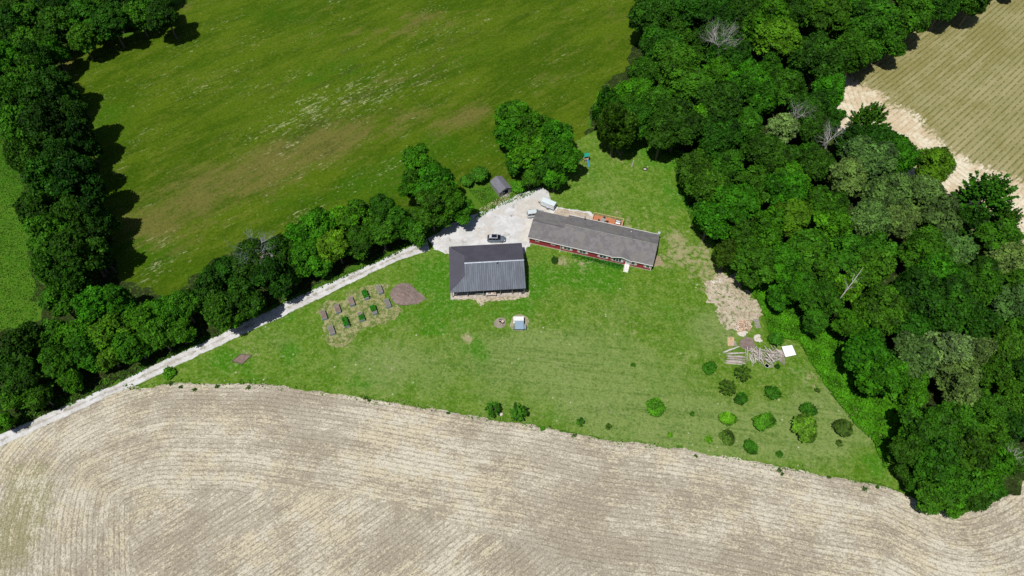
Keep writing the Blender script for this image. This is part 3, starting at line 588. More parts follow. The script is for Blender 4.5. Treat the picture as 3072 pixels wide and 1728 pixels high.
obj('ridge_cap', MB().hexa([(XH, YR - .2, ZR - .04), (L_ + .02, YR - .2, ZR - .04), (L_ + .02, YR + .2, ZR - .04), (XH, YR + .2, ZR - .04)], [(XH, YR - .05, ZR + .06), (L_ + .02, YR - .05, ZR + .06), (L_ + .02, YR + .05, ZR + .06), (XH, YR + .05, ZR + .06)]), plain('ridge_steel', (.36, .40, .46), .4, .3), barn)
obj('wall', MB().box(.35, L_ - .4, D_ - .55, D_ - .45, 0, ZE - .1).box(.35, .45, 3.6, D_ - .56, 0, ZE - .12).add([(L_ - .5, .9, 0), (L_ - .5, D_ - .56, 0), (L_ - .5, D_ - .56, ZE + .1), (L_ - .5, YR, ZR - .14), (L_ - .5, .9, ZE + .15), (L_ - .4, .9, 0), (L_ - .4, D_ - .56, 0), (L_ - .4, D_ - .56, ZE + .1), (L_ - .4, YR, ZR - .14), (L_ - .4, .9, ZE + .15)], [(0, 1, 2, 3, 4), (9, 8, 7, 6, 5)] + [(i, 5 + i, 5 + (i + 1) % 5, (i + 1) % 5) for i in range(5)]), plain('barn_wall_steel', (.20, .20, .22), .6), barn)
for xx in (.5, 4.15, 8.1, 12.2, 15.1, 18.0): obj('post', MB().box(xx - .08, xx + .08, .68, .84, 0, ZE + .12), M_WOODG, barn)
obj('header_beam', MB().box(.3, L_ - .3, .70, .82, ZE - .22, ZE - .05), M_WOODD, barn)
obj('floor_slab', MB().plate([(-.05, .12, .10), (L_ + .25, .12, .10), (L_ + .1, D_ - .6, .10), (.1, D_ - .6, .10)], .12), M_SLAB, barn)
obj('roof_vent', MB().box(0, .45, -.1, .12, 0, .16, .6, tuple(Bi @ z6(1258, 595, 5.75))[:2] + (5.66,)), M_DARK, barn)
def inbarn(x, y, z=0.1): q = Bi @ z6(x, y, z + .0); return Bm @ Vector((q.x, q.y, z))
# things on the barn's slab
q = inbarn(1145, 1235); wb = thing('workbench', 'cluttered pale wooden workbench at the front of the barn', 'workbench', (q.x, q.y, .1), BA)
obj('bench_top', MB().box(-1.25, 1.25, -.35, .55, .80, .88), plain('dusty_bench_top', (.50, .43, .39), .9, 0, .3, 5), wb); obj('shelf', MB().box(-1.1, 1.1, -.2, .5, .3, .34), M_WOODG, wb)
for sx in (-1.15, 1.15):
    for sy in (-.28, .48): obj('leg', MB().box(sx - .05, sx + .05, sy - .05, sy + .05, 0, .8), M_WOODG, wb)
pal = plain('white_plastic', (.72, .68, .64), .6)
for i, (a, b_, c, d, hh) in enumerate(((-.95, .1, .5, .4, .3), (-.35, .2, .4, .5, .22), (.3, .0, .55, .35, .28), (.9, .2, .35, .5, .35))):
    o = obj('storage_box', MB().box(-c / 2, c / 2, -d / 2, d / 2, 0, hh, .2 * i).box(-c / 2 - .02, c / 2 + .02, -d / 2 - .02, d / 2 + .02, hh, hh + .03, .2 * i), (pal, M_WOODG, pal, M_PALE)[i], None, tuple(Bm @ (Bi @ q + Vector((a, b_, 0))))[:2] + (.98,), BA)
    tag(o, 'lidded storage box on the barn workbench, %s' % ('at its left end', 'second from its left end', 'second from its right end', 'at its right end')[i], 'box', 'boxes on the barn workbench')
q = inbarn(915, 1228); wt = thing('sawhorse', 'pale grey-green sawhorse on the barn slab left of the workbench', 'sawhorse', (q.x, q.y, .1), BA)
tl = plain('pale_green_paint', (.48, .55, .50), .7)
obj('beam', MB().box(-.95, .95, -.06, .06, .72, .82), tl, wt)
for sx in (-.8, .8):
    for sy in (-1, 1): obj('leg', MB().tube([(sx, sy * .3, 0), (sx, 0, .75)], [.035, .035], 5), tl, wt)
q = inbarn(1020, 1215); wc = thing('wheelbarrow', 'grey wheelbarrow between sawhorse and workbench at the barn front', 'wheelbarrow', (q.x, q.y, .1), BA + .4)
obj('tray', MB().hexa([(-.3, -.2, .3), (.3, -.2, .3), (.3, .2, .3), (-.3, .2, .3)], [(-.5, -.33, .6), (.5, -.33, .6), (.5, .33, .6), (-.5, .33, .6)]), M_STEEL, wc)
obj('wheel', MB().torus((0, 0, 0), .15, .05), M_TIRE, wc, (.55, 0, .2)).rotation_euler = (R(90), 0, 0)
for s_ in (-1, 1): obj('handle', MB().tube([(.5, s_ * .1, .22), (-1.0, s_ * .3, .55)], [.022, .022], 5), M_WOODG, wc)
q = inbarn(1620, 1172); be = thing('bench', 'pale plank bench near the barn\'s right front post', 'bench', (q.x, q.y, .1), BA)
obj('seat', MB().box(-.85, .85, -.16, .16, .42, .47), M_WOODG, be)
for sx in (-.7, .7): obj('leg', MB().box(sx - .04, sx + .04, -.14, .14, 0, .42), M_WOODG, be)
q = inbarn(1765, 1180); mo = thing('lawn_mower', 'dark push mower at the barn\'s right front corner', 'mower', (q.x, q.y, .1), BA + .3)
obj('body', MB().tube([(0, 0, .12), (0, 0, .3), (0, 0, .34)], [.32, .3, .1], 12), M_DARK, mo); obj('engine', MB().box(-.13, .13, -.13, .13, .34, .52), M_STEEL, mo, bevel=.03)
obj('handle', MB().tube([(-.2, .25, .3), (-.2, .9, .9), (.2, .9, .9), (.2, .25, .3)], [.018] * 4, 5), M_STEEL, mo)
for sx in (-.3, .3):
    for sy in (-.25, .25): obj('wheel', MB().torus((0, 0, 0), .09, .035, 12, 6), M_TIRE, mo, (sx, sy, .12)).rotation_euler = (0, R(90), 0)

# ------------------------------------------------------------------ shed
SO = Vector((-3.338, 124.006, 0)); SA = R(31.3)
sh = thing('shed', 'small grey gabled garden shed with dark open doorway by the gravel yard', 'shed', SO, SA)
M_SHEDW = plain('grey_shed_siding', (.27, .28, .27), .7, 0, .08); M_SHEDR = plain('shed_roofing', (.17, .17, .20), .8, 0, .15)
SW, SL, SE, SP, MX = 3.7, 4.95, 1.85, 2.85, 1.90
wl = MB().box(0.05, .12, .05, SL, 0, SE).box(SW - .12, SW - .05, .05, SL, 0, SE).box(.12, SW - .12, SL - .07, SL, 0, SE).box(.12, 1.15, .05, .12, 0, SE).box(2.75, SW - .12, .05, .12, 0, SE)
wl.add([(.05, .05, SE), (SW - .05, .05, SE), (MX, .05, SP - .05), (.05, .12, SE), (SW - .05, .12, SE), (MX, .12, SP - .05)], [(0, 1, 2), (5, 4, 3), (0, 3, 4, 1), (1, 4, 5, 2), (2, 5, 3, 0)])
wl.add([(.05, SL - .07, SE), (SW - .05, SL - .07, SE), (MX, SL - .07, SP - .05), (.05, SL, SE), (SW - .05, SL, SE), (MX, SL, SP - .05)], [(0, 1, 2), (5, 4, 3), (0, 3, 4, 1), (1, 4, 5, 2), (2, 5, 3, 0)])
obj('wall', wl, M_SHEDW, sh)
obj('roof', MB().plate([(-.05, -.1, SE - .02), (MX, -.1, SP), (MX, SL + .1, SP), (-.05, SL + .1, SE - .02)], .07).plate([(MX, -.1, SP), (SW + .05, -.1, SE - .02), (SW + .05, SL + .1, SE - .02), (MX, SL + .1, SP)], .07), M_SHEDR, sh)
tr = MB(); 
for a, b_ in (((-.05, SE - .06), (MX, SP - .04)), ((MX, SP - .04), (SW + .05, SE - .06))):
    tr.hexa([(a[0], -.15, a[1] - .09), (b_[0], -.15, b_[1] - .09), (b_[0], -.105, b_[1] - .09), (a[0], -.105, a[1] - .09)], [(a[0], -.15, a[1] + .06), (b_[0], -.15, b_[1] + .06), (b_[0], -.105, b_[1] + .06), (a[0], -.105, a[1] + .06)])
tr.box(-.02, .10, -.01, .04, 0, SE).box(SW - .10, SW + .02, -.01, .04, 0, SE); obj('trim', tr, M_DARK, sh)
obj('floor', MB().box(.13, SW - .13, .13, SL - .08, .02, .10), plain('shed_floor', (.16, .14, .12), .9), sh)
obj('door_track', MB().box(1.0, 2.9, -.02, .04, 1.85, 1.93), M_DARK, sh)
obj('ramp', MB().hexa([(1.1, -.8, 0), (2.8, -.8, 0), (2.8, .04, 0), (1.1, .04, 0)], [(1.1, -.8, .02), (2.8, -.8, .02), (2.8, .04, .1), (1.1, .04, .1)]), M_WOODG, sh)
Sm = Matrix.Translation(SO) @ Matrix.Rotation(SA, 4, 'Z')
q = Sm @ Vector((1.6, .7, 0)); bk = thing('cart', 'small white and dark cart just inside the shed doorway', 'cart', (q.x, q.y, .1), SA)
obj('tray', MB().box(-.35, .35, -.25, .25, .3, .6), pal, bk, bevel=.03)
for sx in (-.3, .3): obj('wheel', MB().torus((0, 0, 0), .14, .04, 12, 6), M_TIRE, bk, (sx, 0, .18)).rotation_euler = (0, R(90), 0)
# green box beside the shed
q = P(1557.5, 571); gb = thing('storage_bin', 'dark green low storage bin in the weeds right of the shed', 'storage bin', (q.x, q.y, 0), R(28)); mg = plain('dark_green_plastic', (.03, .09, .045), .6)
obj('body', MB().box(-.75, .75, -.5, .5, 0, .8), mg, gb, bevel=.04); obj('lid', MB().hexa([(-.8, -.1, .8), (.8, -.1, .8), (.8, .55, .8), (-.8, .55, .8)], [(-.8, -.1, .9), (.8, -.1, .9), (.8, .55, 1.1), (-.8, .55, 1.1)]), mg, gb); obj('rim', MB().box(-.8, .8, -.55, -.48, .74, .82), plain('pale_green', (.25, .34, .28), .6), gb)

q = P(1534.5, 648.5); sk = obj('stick', MB().tube([(-.3, .35, .05), (-.12, .1, .09), (.1, 0, .09), (.12, -.28, .05)], [.05, .07, .08, .05], 6).tube([(.05, 0, .09), (-.15, -.2, .05)], [.05, .03], 5), M_WOODD, None, (q.x, q.y, .035)); tag(sk, 'small dark bent stick lying alone in the middle of the gravel yard', 'stick')
# ------------------------------------------------------------------ trailer and cars
TO = Vector((7.706, 120.95, 0)); TA = R(-27.55)
tr_ = thing('cargo_trailer', 'white enclosed cargo trailer parked at the back of the gravel yard', 'trailer', TO, TA)
M_TRW = plain('white_trailer_skin', (.72, .78, .80), .35, 0, .04, 1, .5)
obj('box_body', MB().box(0, 3.85, 0, 1.55, .5, 2.06), M_TRW, tr_, bevel=.05)
obj('roof', MB().box(-.02, 3.87, -.03, 1.58, 2.07, 2.13), plain('trailer_roof', (.60, .68, .70), .4, 0, .06, 1), tr_, bevel=.02)
obj('rear_door', MB().box(3.86, 3.90, .06, 1.49, .58, 2.0), plain('grey_trailer_door', (.30, .32, .34), .5), tr_)
obj('skirt', MB().box(.0, 3.85, -.03, -.005, .46, .58), M_DARK, tr_)
for y in (-.14, 1.69):
    wh = obj('wheel', MB().torus((0, 0, 0), .22, .10, 18, 8), M_TIRE, tr_, (2.1, y, .32)); wh.rotation_euler = (R(90), 0, 0)
    obj('rim', MB().tube([(0, 0, -.06), (0, 0, .06)], [.14, .14], 10), M_STEEL, wh)
obj('fender', MB().box(1.7, 2.5, -.26, -.005, .68, .73), M_STEEL, tr_); obj('fender', MB().box(1.7, 2.5, 1.555, 1.8, .68, .73), M_STEEL, tr_)
obj('tongue', MB().tube([(0, .2, .45), (-1.05, .77, .45)], [.05, .05], 5).tube([(0, 1.35, .45), (-1.05, .77, .45)], [.05, .05], 5), M_DARK, tr_)
obj('jack', MB().tube([(-.95, .77, .1), (-.95, .77, .9)], [.05, .04], 6), M_DARK, tr_)
def suv(name, label, loc, rz, paint, roofm, Lc=4.7, Wc=1.88, H=1.7, boxy=False):
    t = thing(name, label, 'car', loc, rz); hl = Lc / 2; hw = Wc / 2
    # lower body: stations along x (front = +x): (x, half width, bottom, top)
    sts = [(-hl, hw * .78, .45, .80), (-hl + .12, hw * .93, .33, 1.0), (-hl + .6, hw, .28, 1.04), (-.4, hw, .26, 1.02), (hl - 1.5, hw, .26, .99), (hl - .9, hw * .98, .28, .93), (hl - .3, hw * .90, .32, .84), (hl - .06, hw * .74, .40, .72), (hl, hw * .6, .45, .62)]
    if boxy: sts = [(-hl, hw * .92, .45, 1.02), (-hl + .08, hw * .97, .35, 1.08), (-hl + .6, hw, .3, 1.10), (0, hw, .3, 1.08), (hl - 1.3, hw, .3, 1.06), (hl - .5, hw * .97, .32, 1.0), (hl - .1, hw * .9, .36, .92), (hl, hw * .82, .42, .80)]
    m = MB(); prof = []
    for x, h_, z0, z1 in sts:
        zm = z0 + (z1 - z0) * .62
        ring = [(x, -h_ * .90, z0), (x, -h_, z0 + .12), (x, -h_ * 1.0, zm), (x, -h_ * .90, z1 - .03), (x, -h_ * .55, z1 + .02), (x, 0, z1 + .04), (x, h_ * .55, z1 + .02), (x, h_ * .90, z1 - .03), (x, h_, zm), (x, h_, z0 + .12), (x, h_ * .90, z0)]
        prof.append(ring)
    k = len(prof[0])
    for r_ in prof: m.v += r_
    for i in range(len(prof) - 1):
        for j in range(k): m.f.append((i * k + j, (i + 1) * k + j, (i + 1) * k + (j + 1) % k, i * k + (j + 1) % k))
    m.f.append(tuple(range(k))); m.f.append(tuple((len(prof) - 1) * k + j for j in reversed(range(k))))
    obj('body', m, paint, t, smooth=True)
    if boxy: xs = (-hl + .12, -hl + .28, hl - 1.95, hl - 1.35); 
    else: xs = (-hl + .18, -hl + .62, hl - 2.05, hl - 1.22)
    wb_, wt_ = hw * .88, hw * (.80 if boxy else .70); zb, zt = 1.0, H - .04
    obj('windows', MB().hexa([(xs[0], -wb_, zb), (xs[3], -wb_, zb), (xs[3], wb_, zb), (xs[0], wb_, zb)], [(xs[1], -wt_, zt), (xs[2], -wt_, zt), (xs[2], wt_, zt), (xs[1], wt_, zt)]), M_GLASSB, t, bevel=.05)
    ro = obj('roof', MB().hexa([(xs[1] - .1, -wt_ - .02, zt - .03), (xs[2] + .05, -wt_ - .02, zt - .03), (xs[2] + .05, wt_ + .02, zt - .03), (xs[1] - .1, wt_ + .02, zt - .03)], [(xs[1] - .02, -wt_ + .06, H + .01), (xs[2] - .08, -wt_ + .06, H + .01), (xs[2] - .08, wt_ - .06, H + .01), (xs[1] - .02, wt_ - .06, H + .01)]), roofm, t, bevel=.03)
    pl = MB()   # pillars in body colour
    for s_ in (-1, 1):
        for fr_ in ((.0, 0.0), (.36, .36), (.66, .66), (1.0, 1.0)):
            xb = xs[0] + (xs[3] - xs[0]) * fr_[0]; xt = xs[1] + (xs[2] - xs[1]) * fr_[1]
            obj('pillar', MB().tube([(xb, s_ * (wb_ + .005), zb), (xt, s_ * (wt_ + .005), zt)], [.045, .04], 5), paint, t)
    for s_ in (-1, 1):
        obj('mirror', MB().box(xs[3] - .25, xs[3] - .1, s_ * (hw + .10) - .1, s_ * (hw + .10) + .1, 1.02, 1.16), paint, t, bevel=.03)
        obj('headlight', MB().box(hl - .32, hl - .10, s_ * hw * .70 - .12, s_ * hw * .70 + .12, .72, .82), plain('lamp_glass', (.6, .62, .65), .1), t, bevel=.03)
        obj('tail_light', MB().box(-hl + .0, -hl + .14, s_ * hw * .82 - .08, s_ * hw * .82 + .08, .75, .95), plain('red_lens', (.35, .02, .02), .3), t, bevel=.02)
        obj('roof_rail', MB().box(xs[1] + .1, xs[2] - .15, s_ * (wt_ - .03) - .02, s_ * (wt_ - .03) + .02, H + .012, H + .05), M_STEEL, t)
        for x in (-hl + .95, hl - .95):
            wh = obj('wheel', MB().torus((0, 0, 0), .25, .10, 20, 8, 1.15), M_TIRE, t, (x, s_ * (hw - .10), .34)); wh.rotation_euler = (R(90), 0, 0)
            obj('rim', MB().tube([(0, 0, -.11), (0, 0, .11)], [.18, .18], 12), M_STEEL, wh)
    return t, xs, wt_
M_GREY = plain('grey_blue_paint', (.17, .21, .26), .28, .35, .04, 1, .6); M_SILV = plain('silver_paint', (.50, .55, .56), .3, .3, .04, 1, .6)
q = P(1489, 718, .4); t, xs, wt_ = suv('parked_car', 'grey crossover car with dark glass roof parked on the gravel above the barn', (q.x, q.y, .035), R(-1.0), M_GREY, plain('silver_roof', (.62, .64, .68), .3, .2, .04, 1, .6))
obj('sunroof', MB().box(xs[1] + .55, xs[2] - .12, -wt_ + .18, wt_ - .10, 1.713, 1.722), M_GLASSB, t); obj('spoiler', MB().box(xs[1] - .28, xs[1] + .02, -wt_ + .1, wt_ - .1, 1.60, 1.66), M_DARK, t)
q = P(1610, 642, .5); suv('parked_car', 'silver boxy older off-road car half hidden behind the garage roof', (q.x - .35, q.y - .1, .035), R(9), M_SILV, plain('pale_roof', (.62, .68, .70), .4, .1, .04, 1, .5), 4.6, 1.85, 1.75, True)
# ================================================================== garden
def z7w(x, y, z=0.0): return P(940 + x / 7.155, 840 + y / 7.155, z)
M_BED = plain('blue_grey_planks', (.26, .31, .36), .8, 0, .15, 3)
LEAFCOL = {}
def leaf_mat():
    n = NT('foliage'); o = n.t.nodes.new('ShaderNodeObjectInfo'); t = n.attr('tint'); n.b.inputs['Roughness'].default_value = .55
    n.b.inputs['Specular IOR Level'].default_value = .10
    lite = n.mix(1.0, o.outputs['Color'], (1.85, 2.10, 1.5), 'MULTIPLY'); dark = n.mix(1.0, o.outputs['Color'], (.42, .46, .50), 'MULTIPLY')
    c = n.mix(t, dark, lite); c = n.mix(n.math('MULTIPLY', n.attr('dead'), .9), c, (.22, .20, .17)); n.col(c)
    tr = n.t.nodes.new('ShaderNodeBsdfTranslucent'); n.t.links.new(n.mix(1.0, c, (1.1, 1.25, .5), 'MULTIPLY'), tr.inputs[0])
    mx = n.t.nodes.new('ShaderNodeMixShader'); mx.inputs[0].default_value = .22
    n.t.links.new(n.b.outputs[0], mx.inputs[1]); n.t.links.new(tr.outputs[0], mx.inputs[2])
    n.t.links.new(mx.outputs[0], n.t.nodes['Material Output'].inputs[0]); return n.m
M_LEAF = leaf_mat()
M_BARK = plain('bark', (.13, .11, .09), .9, 0, .3, 4); M_DEADW = plain('bleached_bark', (.42, .40, .38), .85, 0, .2, 3)
def leaf_mesh(name, C, Nn, size, tint, r, dead=None, aspect=1.5):
    """a folded leafy sprig (two triangles bent on their spine) at every point C, facing Nn"""
    n = len(C); Nn = Nn / (np.linalg.norm(Nn, axis=1)[:, None] + 1e-9)
    a = np.cross(Nn, r.normal(size=(n, 3))); a /= np.linalg.norm(a, axis=1)[:, None] + 1e-9; b = np.cross(Nn, a)
    s = (size if np.ndim(size) else np.full(n, size)) * r.uniform(.6, 1.4, n); s = s[:, None]
    v = np.empty((n, 4, 3)); v[:, 0] = C - a * s * .5 * aspect; v[:, 1] = C - b * s * .5 - Nn * s * .18; v[:, 2] = C + a * s * .5 * aspect; v[:, 3] = C + b * s * .5 - Nn * s * .18
    idx = np.arange(n)[:, None] * 4; f = np.concatenate([idx + [[0, 1, 2]], idx + [[0, 2, 3]]], 1).reshape(-1, 3)
    me = bpy.data.meshes.new(name); me.vertices.add(4 * n); me.vertices.foreach_set('co', v.ravel().astype(np.float32))
    me.loops.add(6 * n); me.loops.foreach_set('vertex_index', f.ravel().astype(np.int32)); me.polygons.add(2 * n)
    me.polygons.foreach_set('loop_start', np.arange(0, 6 * n, 3, dtype=np.int32)); me.update(calc_edges=True)
    t = me.attributes.new('tint', 'FLOAT', 'POINT'); t.data.foreach_set('value', np.repeat(np.clip(tint, 0, 1), 4).astype(np.float32))
    if dead is not None: me.attributes.new('dead', 'FLOAT', 'POINT').data.foreach_set('value', np.repeat(dead, 4).astype(np.float32))
    me.materials.append(M_LEAF); return me
def unit(r, n):
    d = r.normal(size=(n, 3)); return d / np.linalg.norm(d, axis=1)[:, None]
def crown_mesh(name, seed, Rr, z0, z1, nl, leaf, cover=2.4, lobe=(.26, .42), style='round', dead_top=False):
    r = np.random.default_rng(seed); zc = (z0 + z1) / 2; hz = (z1 - z0) / 2; C, Nn, T, S_ = [], [], [], []
    if style == 'spiky':
        ns = int(nl * 5)
        for d in unit(r, ns):
            if d[2] < -.45: continue
            L = r.uniform(.75, 1.08); tip = np.array([d[0] * Rr * L, d[1] * Rr * L, zc + d[2] * hz * L]); root = np.array([d[0] * Rr * .1, d[1] * Rr * .1, zc - hz * .3]); k = int(14 * cover)
            t = r.uniform(.35, 1.0, k)[:, None] ** .7; q = root + (tip - root) * t + r.normal(size=(k, 3)) * Rr * .045 * (1.25 - t); C.append(q)
            Nn.append(np.tile([d[0] * .3, d[1] * .3, 1.0], (k, 1)) + r.normal(size=(k, 3)) * .5); T.append(np.full(k, r.uniform(.1, .75)) + r.normal(size=k) * .12); S_.append(np.full(k, leaf))
    else:
        dirs = unit(r, nl * 3); dirs = dirs[dirs[:, 2] > -.45][:max(7, nl // 3)]; lobes = []
        asym = r.uniform(-.14, .14, 2); ax = np.array([r.uniform(.88, 1.12), r.uniform(.88, 1.12)])
        for d in dirs:
            lr = Rr * r.uniform(lobe[0] + .04, lobe[1] + .06); k = r.uniform(.62, 1.06)
            lobes.append((np.array([(d[0] * (Rr - lr) * k + asym[0] * Rr) * ax[0], (d[1] * (Rr - lr) * k + asym[1] * Rr) * ax[1], zc + d[2] * max(.3, hz - lr) * k]), lr, r.uniform(.25, .65)))
        lobes.append((np.array([0, 0, zc]), Rr * .52, .3)); cc = np.array([l[0] for l in lobes]); rr_ = np.array([l[1] for l in lobes]); sq = np.array([1, 1, 1.2 if style == 'droop' else .85])
        cr = .50 + Rr * .055
        for c, lr, tint in lobes:
            # inner filling, tinted dark to paint the shade inside the crown
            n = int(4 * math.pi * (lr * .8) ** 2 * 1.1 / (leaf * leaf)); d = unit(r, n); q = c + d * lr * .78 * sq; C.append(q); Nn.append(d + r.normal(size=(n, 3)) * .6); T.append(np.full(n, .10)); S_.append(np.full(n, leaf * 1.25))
            # leafy clumps all over the lobe
            nc = int(7.5 * (lr / cr) ** 2) + 4; cd = unit(r, nc); cd = cd[cd[:, 2] > -.6]
            for e in cd:
                o_ = c + e * lr * r.uniform(.86, 1.06) * sq
                if ((np.linalg.norm((o_ - cc) / sq, axis=1) / rr_) < .74).any(): continue
                k_ = cr * r.uniform(.55, 1.25); tn = tint + r.normal() * .20; n = int(2.6 * math.pi * k_ * k_ * cover / (leaf * leaf * .8)); d = unit(r, n); d = d[(d @ e > -.3) | (d[:, 2] > .2)]; n = len(d)
                if style == 'droop': q = o_ + d * k_ * np.array([.55, .55, 1.3]); nn = d + r.normal(size=(n, 3)) * .4 - np.array([0, 0, .4])
                else: q = o_ + d * k_ * np.array([1, 1, .62]) * (1 + .25 * r.normal(size=n))[:, None]; nn = d * .8 + np.array([0, 0, .7]) + r.normal(size=(n, 3)) * .5
                C.append(q); Nn.append(nn); T.append(np.full(n, tn) + r.normal(size=n) * .13); S_.append(np.full(n, leaf))
        n = int(10 * nl); k = r.integers(0, len(lobes), n); d = unit(r, n); d[:, 2] = np.abs(d[:, 2]) * .7; q = cc[k] + d * (rr_[k] * r.uniform(1.0, 1.3, n))[:, None]
        C.append(q); Nn.append(d + r.normal(size=(n, 3)) * .7); T.append(r.uniform(.3, .9, n)); S_.append(np.full(n, leaf * .9))
    C, Nn, T, S_ = map(np.concatenate, (C, Nn, T, S_)); m = C[:, 2] > .05; C, Nn, T, S_ = C[m], Nn[m], T[m], S_[m]
    dead = None
    if dead_top:
        keep = ~((C[:, 2] > zc + hz * .15) & (r.random(len(C)) < .72)); C, Nn, T, S_ = C[keep], Nn[keep], T[keep], S_[keep]; dead = np.where((C[:, 2] > zc + hz * .3) & (r.random(len(C)) < .6), 1.0, 0.0)
    return leaf_mesh(name, C, Nn, S_, T, r, dead, 1.9 if style == 'droop' else 1.5)
def branch(mb, r, p, d, L, rad, depth, spread=.7, seg=5):
    pts, rs = [p], [rad]; q, dd = Vector(p), Vector(d)
    for i in range(3):
        dd = (dd + Vector(r.normal(size=3) * .16)).normalized(); q = q + dd * (L / 3); pts.append(q.copy()); rs.append(rad * (1 - .22 * (i + 1)))
    mb.tube(pts, rs, seg if depth > 1 else 3, False)
    if depth > 0:
        for k in range(r.integers(2, 4) + (depth > 1)):
            t = r.integers(1, 4); nd = (dd + Vector(r.normal(size=3)) * spread + Vector((0, 0, .12))).normalized()
            branch(mb, r, pts[t], nd, L * r.uniform(.55, .8), rs[t] * .62, depth - 1, spread, seg)
def trunk_mesh(seed, Rr, z0, z1):
    r = np.random.default_rng(seed); m = MB(); rad = .06 + Rr * .055; top = z0 + (z1 - z0) * .45
    m.tube([(0, 0, -.05), (0, 0, .3), (.05, .02, top * .6), (0, .06, top)], [rad * 1.5, rad, rad * .85, rad * .55], 8, False)
    for k in range(5):
        a = 2 * math.pi * k / 5 + r.uniform(-.3, .3); h = top * r.uniform(.55, .95)
        m.tube([(0, 0, h), (math.cos(a) * Rr * .3, math.sin(a) * Rr * .3, h + (z1 - z0) * .15), (math.cos(a) * Rr * .6, math.sin(a) * Rr * .6, h + (z1 - z0) * .32)], [rad * .5, rad * .34, rad * .12], 5, False)
    me = m.mesh('trunk'); me.materials.append(M_BARK); return me
# raised beds: (photo position of the top's middle, planting)
BED_DIR = math.atan2(-.91, .41)
def raised_bed(px, py, label, plants, soil):
    c = z7w(px, py, .8); t = thing('raised_bed', label, 'raised bed', (c.x, c.y, .02), BED_DIR, 'raised garden beds beside the drive')
    L2, W2, h = 1.2, .60, .80
    obj('frame', MB().box(-L2, L2, -W2, -W2 + .05, 0, h).box(-L2, L2, W2 - .05, W2, 0, h).box(-L2, -L2 + .05, -W2 + .05, W2 - .05, 0, h).box(L2 - .05, L2, -W2 + .05, W2 - .05, 0, h), M_BED, t)
    s = MB(); gx, gy = 14, 8; r = np.random.default_rng(int(px))
    for j in range(gy):
        for i in range(gx): s.v.append((-L2 + .05 + (2 * L2 - .1) * i / (gx - 1), -W2 + .05 + (2 * W2 - .1) * j / (gy - 1), h - .05 + r.uniform(-.025, .03)))
    s.f = [(j * gx + i, j * gx + i + 1, (j + 1) * gx + i + 1, (j + 1) * gx + i) for j in range(gy - 1) for i in range(gx - 1)]
    obj('soil', s, soil, t)
    if plants:
        x0, x1, hh = plants; n = 420; C = np.stack([r.uniform(x0 * L2, x1 * L2, n), r.uniform(-W2, W2, n), h + r.uniform(0, hh, n) ** 1.0], 1)
        o = obj('plants', leaf_mesh('plants', C, np.tile([0, 0, 1.0], (n, 1)) + r.normal(size=(n, 3)) * .5, .2, r.uniform(.1, .9, n), r), None, t); o.color = (.028, .16, .012, 1)
    return t
sA = m_soil('bed_soil_brown', (.20, .145, .12), (.26, .19, .165), (.33, .26, .22), 2.0); sB = m_soil('bed_soil_grey', (.19, .17, .15), (.25, .22, .19), (.30, .28, .24), 2.0)
for a in ((215, 745, 'bare brown raised bed, farthest left of the upper row', None, sA), (510, 605, 'bare reddish-brown raised bed, second from left in the upper row', None, sA), (808, 450, 'bare raised bed with a pale patch of soil, middle of the upper row', None, sA),
          (1115, 315, 'raised bed full of green plants in the upper row', (-1.1, .75, .4), sB), (1418, 195, 'bare grey-brown raised bed at the upper row\'s right end beside the soil mound', None, sB),
          (385, 1065, 'bare dark raised bed, nearest the field end of the lower row', None, sB), (690, 905, 'raised bed with the densest, tallest green plants, in the lower row', (-1.15, .95, .5), sB),
          (1020, 775, 'mostly bare raised bed with a little green on its left, middle of the lower row', (-.3, .9, .04), sA), (1290, 635, 'raised bed half covered in green plants in the lower row', (-1.0, .35, .25), sB), (1590, 490, 'bare dark-topped raised bed touching the lower edge of the soil mound', None, sB)):
    raised_bed(*a)
# soil mound
mc = z7w(1950, 330); 
def mound(X, Y):
    d = np.hypot((X - mc.x) / 3.6, (Y - mc.y) / 4.1); return np.maximum(0, 1 - d) ** 1.1 * 1.0 + .10 * np.maximum(0, 1 - d) * np.sin(X * 3.1 + Y * 1.3) * np.sin(Y * 4.2)
mo_ = sheet('soil_mound', S([z7(*q) for q in [(1650, 330), (1680, 200), (1780, 110), (1950, 60), (2120, 120), (2200, 200), (2330, 300), (2400, 400), (2260, 500), (2080, 545), (1900, 545), (1760, 500), (1680, 420)]]), .035, .35, M_PILE, .15, .3, 31, zf=mound, kind=None)
tag(mo_, 'low brown mound of loose soil at the right end of the raised beds', 'soil mound')
# timber-edged plot
q4 = [P(697, 1084), P(723, 1063), P(755, 1067), P(727, 1093)]; pc = sum(q4, Vector()) / 4
tp = thing('planting_plot', 'low dark-timber-edged plot of brown soil on the lawn near the field', 'garden plot', (pc.x, pc.y, .02))
eb = MB()
for i in range(4):
    a, b_ = q4[i] - pc, q4[(i + 1) % 4] - pc; d = (b_ - a).normalized(); nrm = Vector((-d.y, d.x, 0)) * .07
    eb.hexa([a - nrm, b_ - nrm, b_ + nrm, a + nrm], [v + Vector((0, 0, .2)) for v in (a - nrm, b_ - nrm, b_ + nrm, a + nrm)])
obj('edging', eb, M_WOODD, tp); obj('soil', MB().plate([(v - pc) * .97 + Vector((0, 0, .1)) for v in q4][::-1], .08), sA, tp)
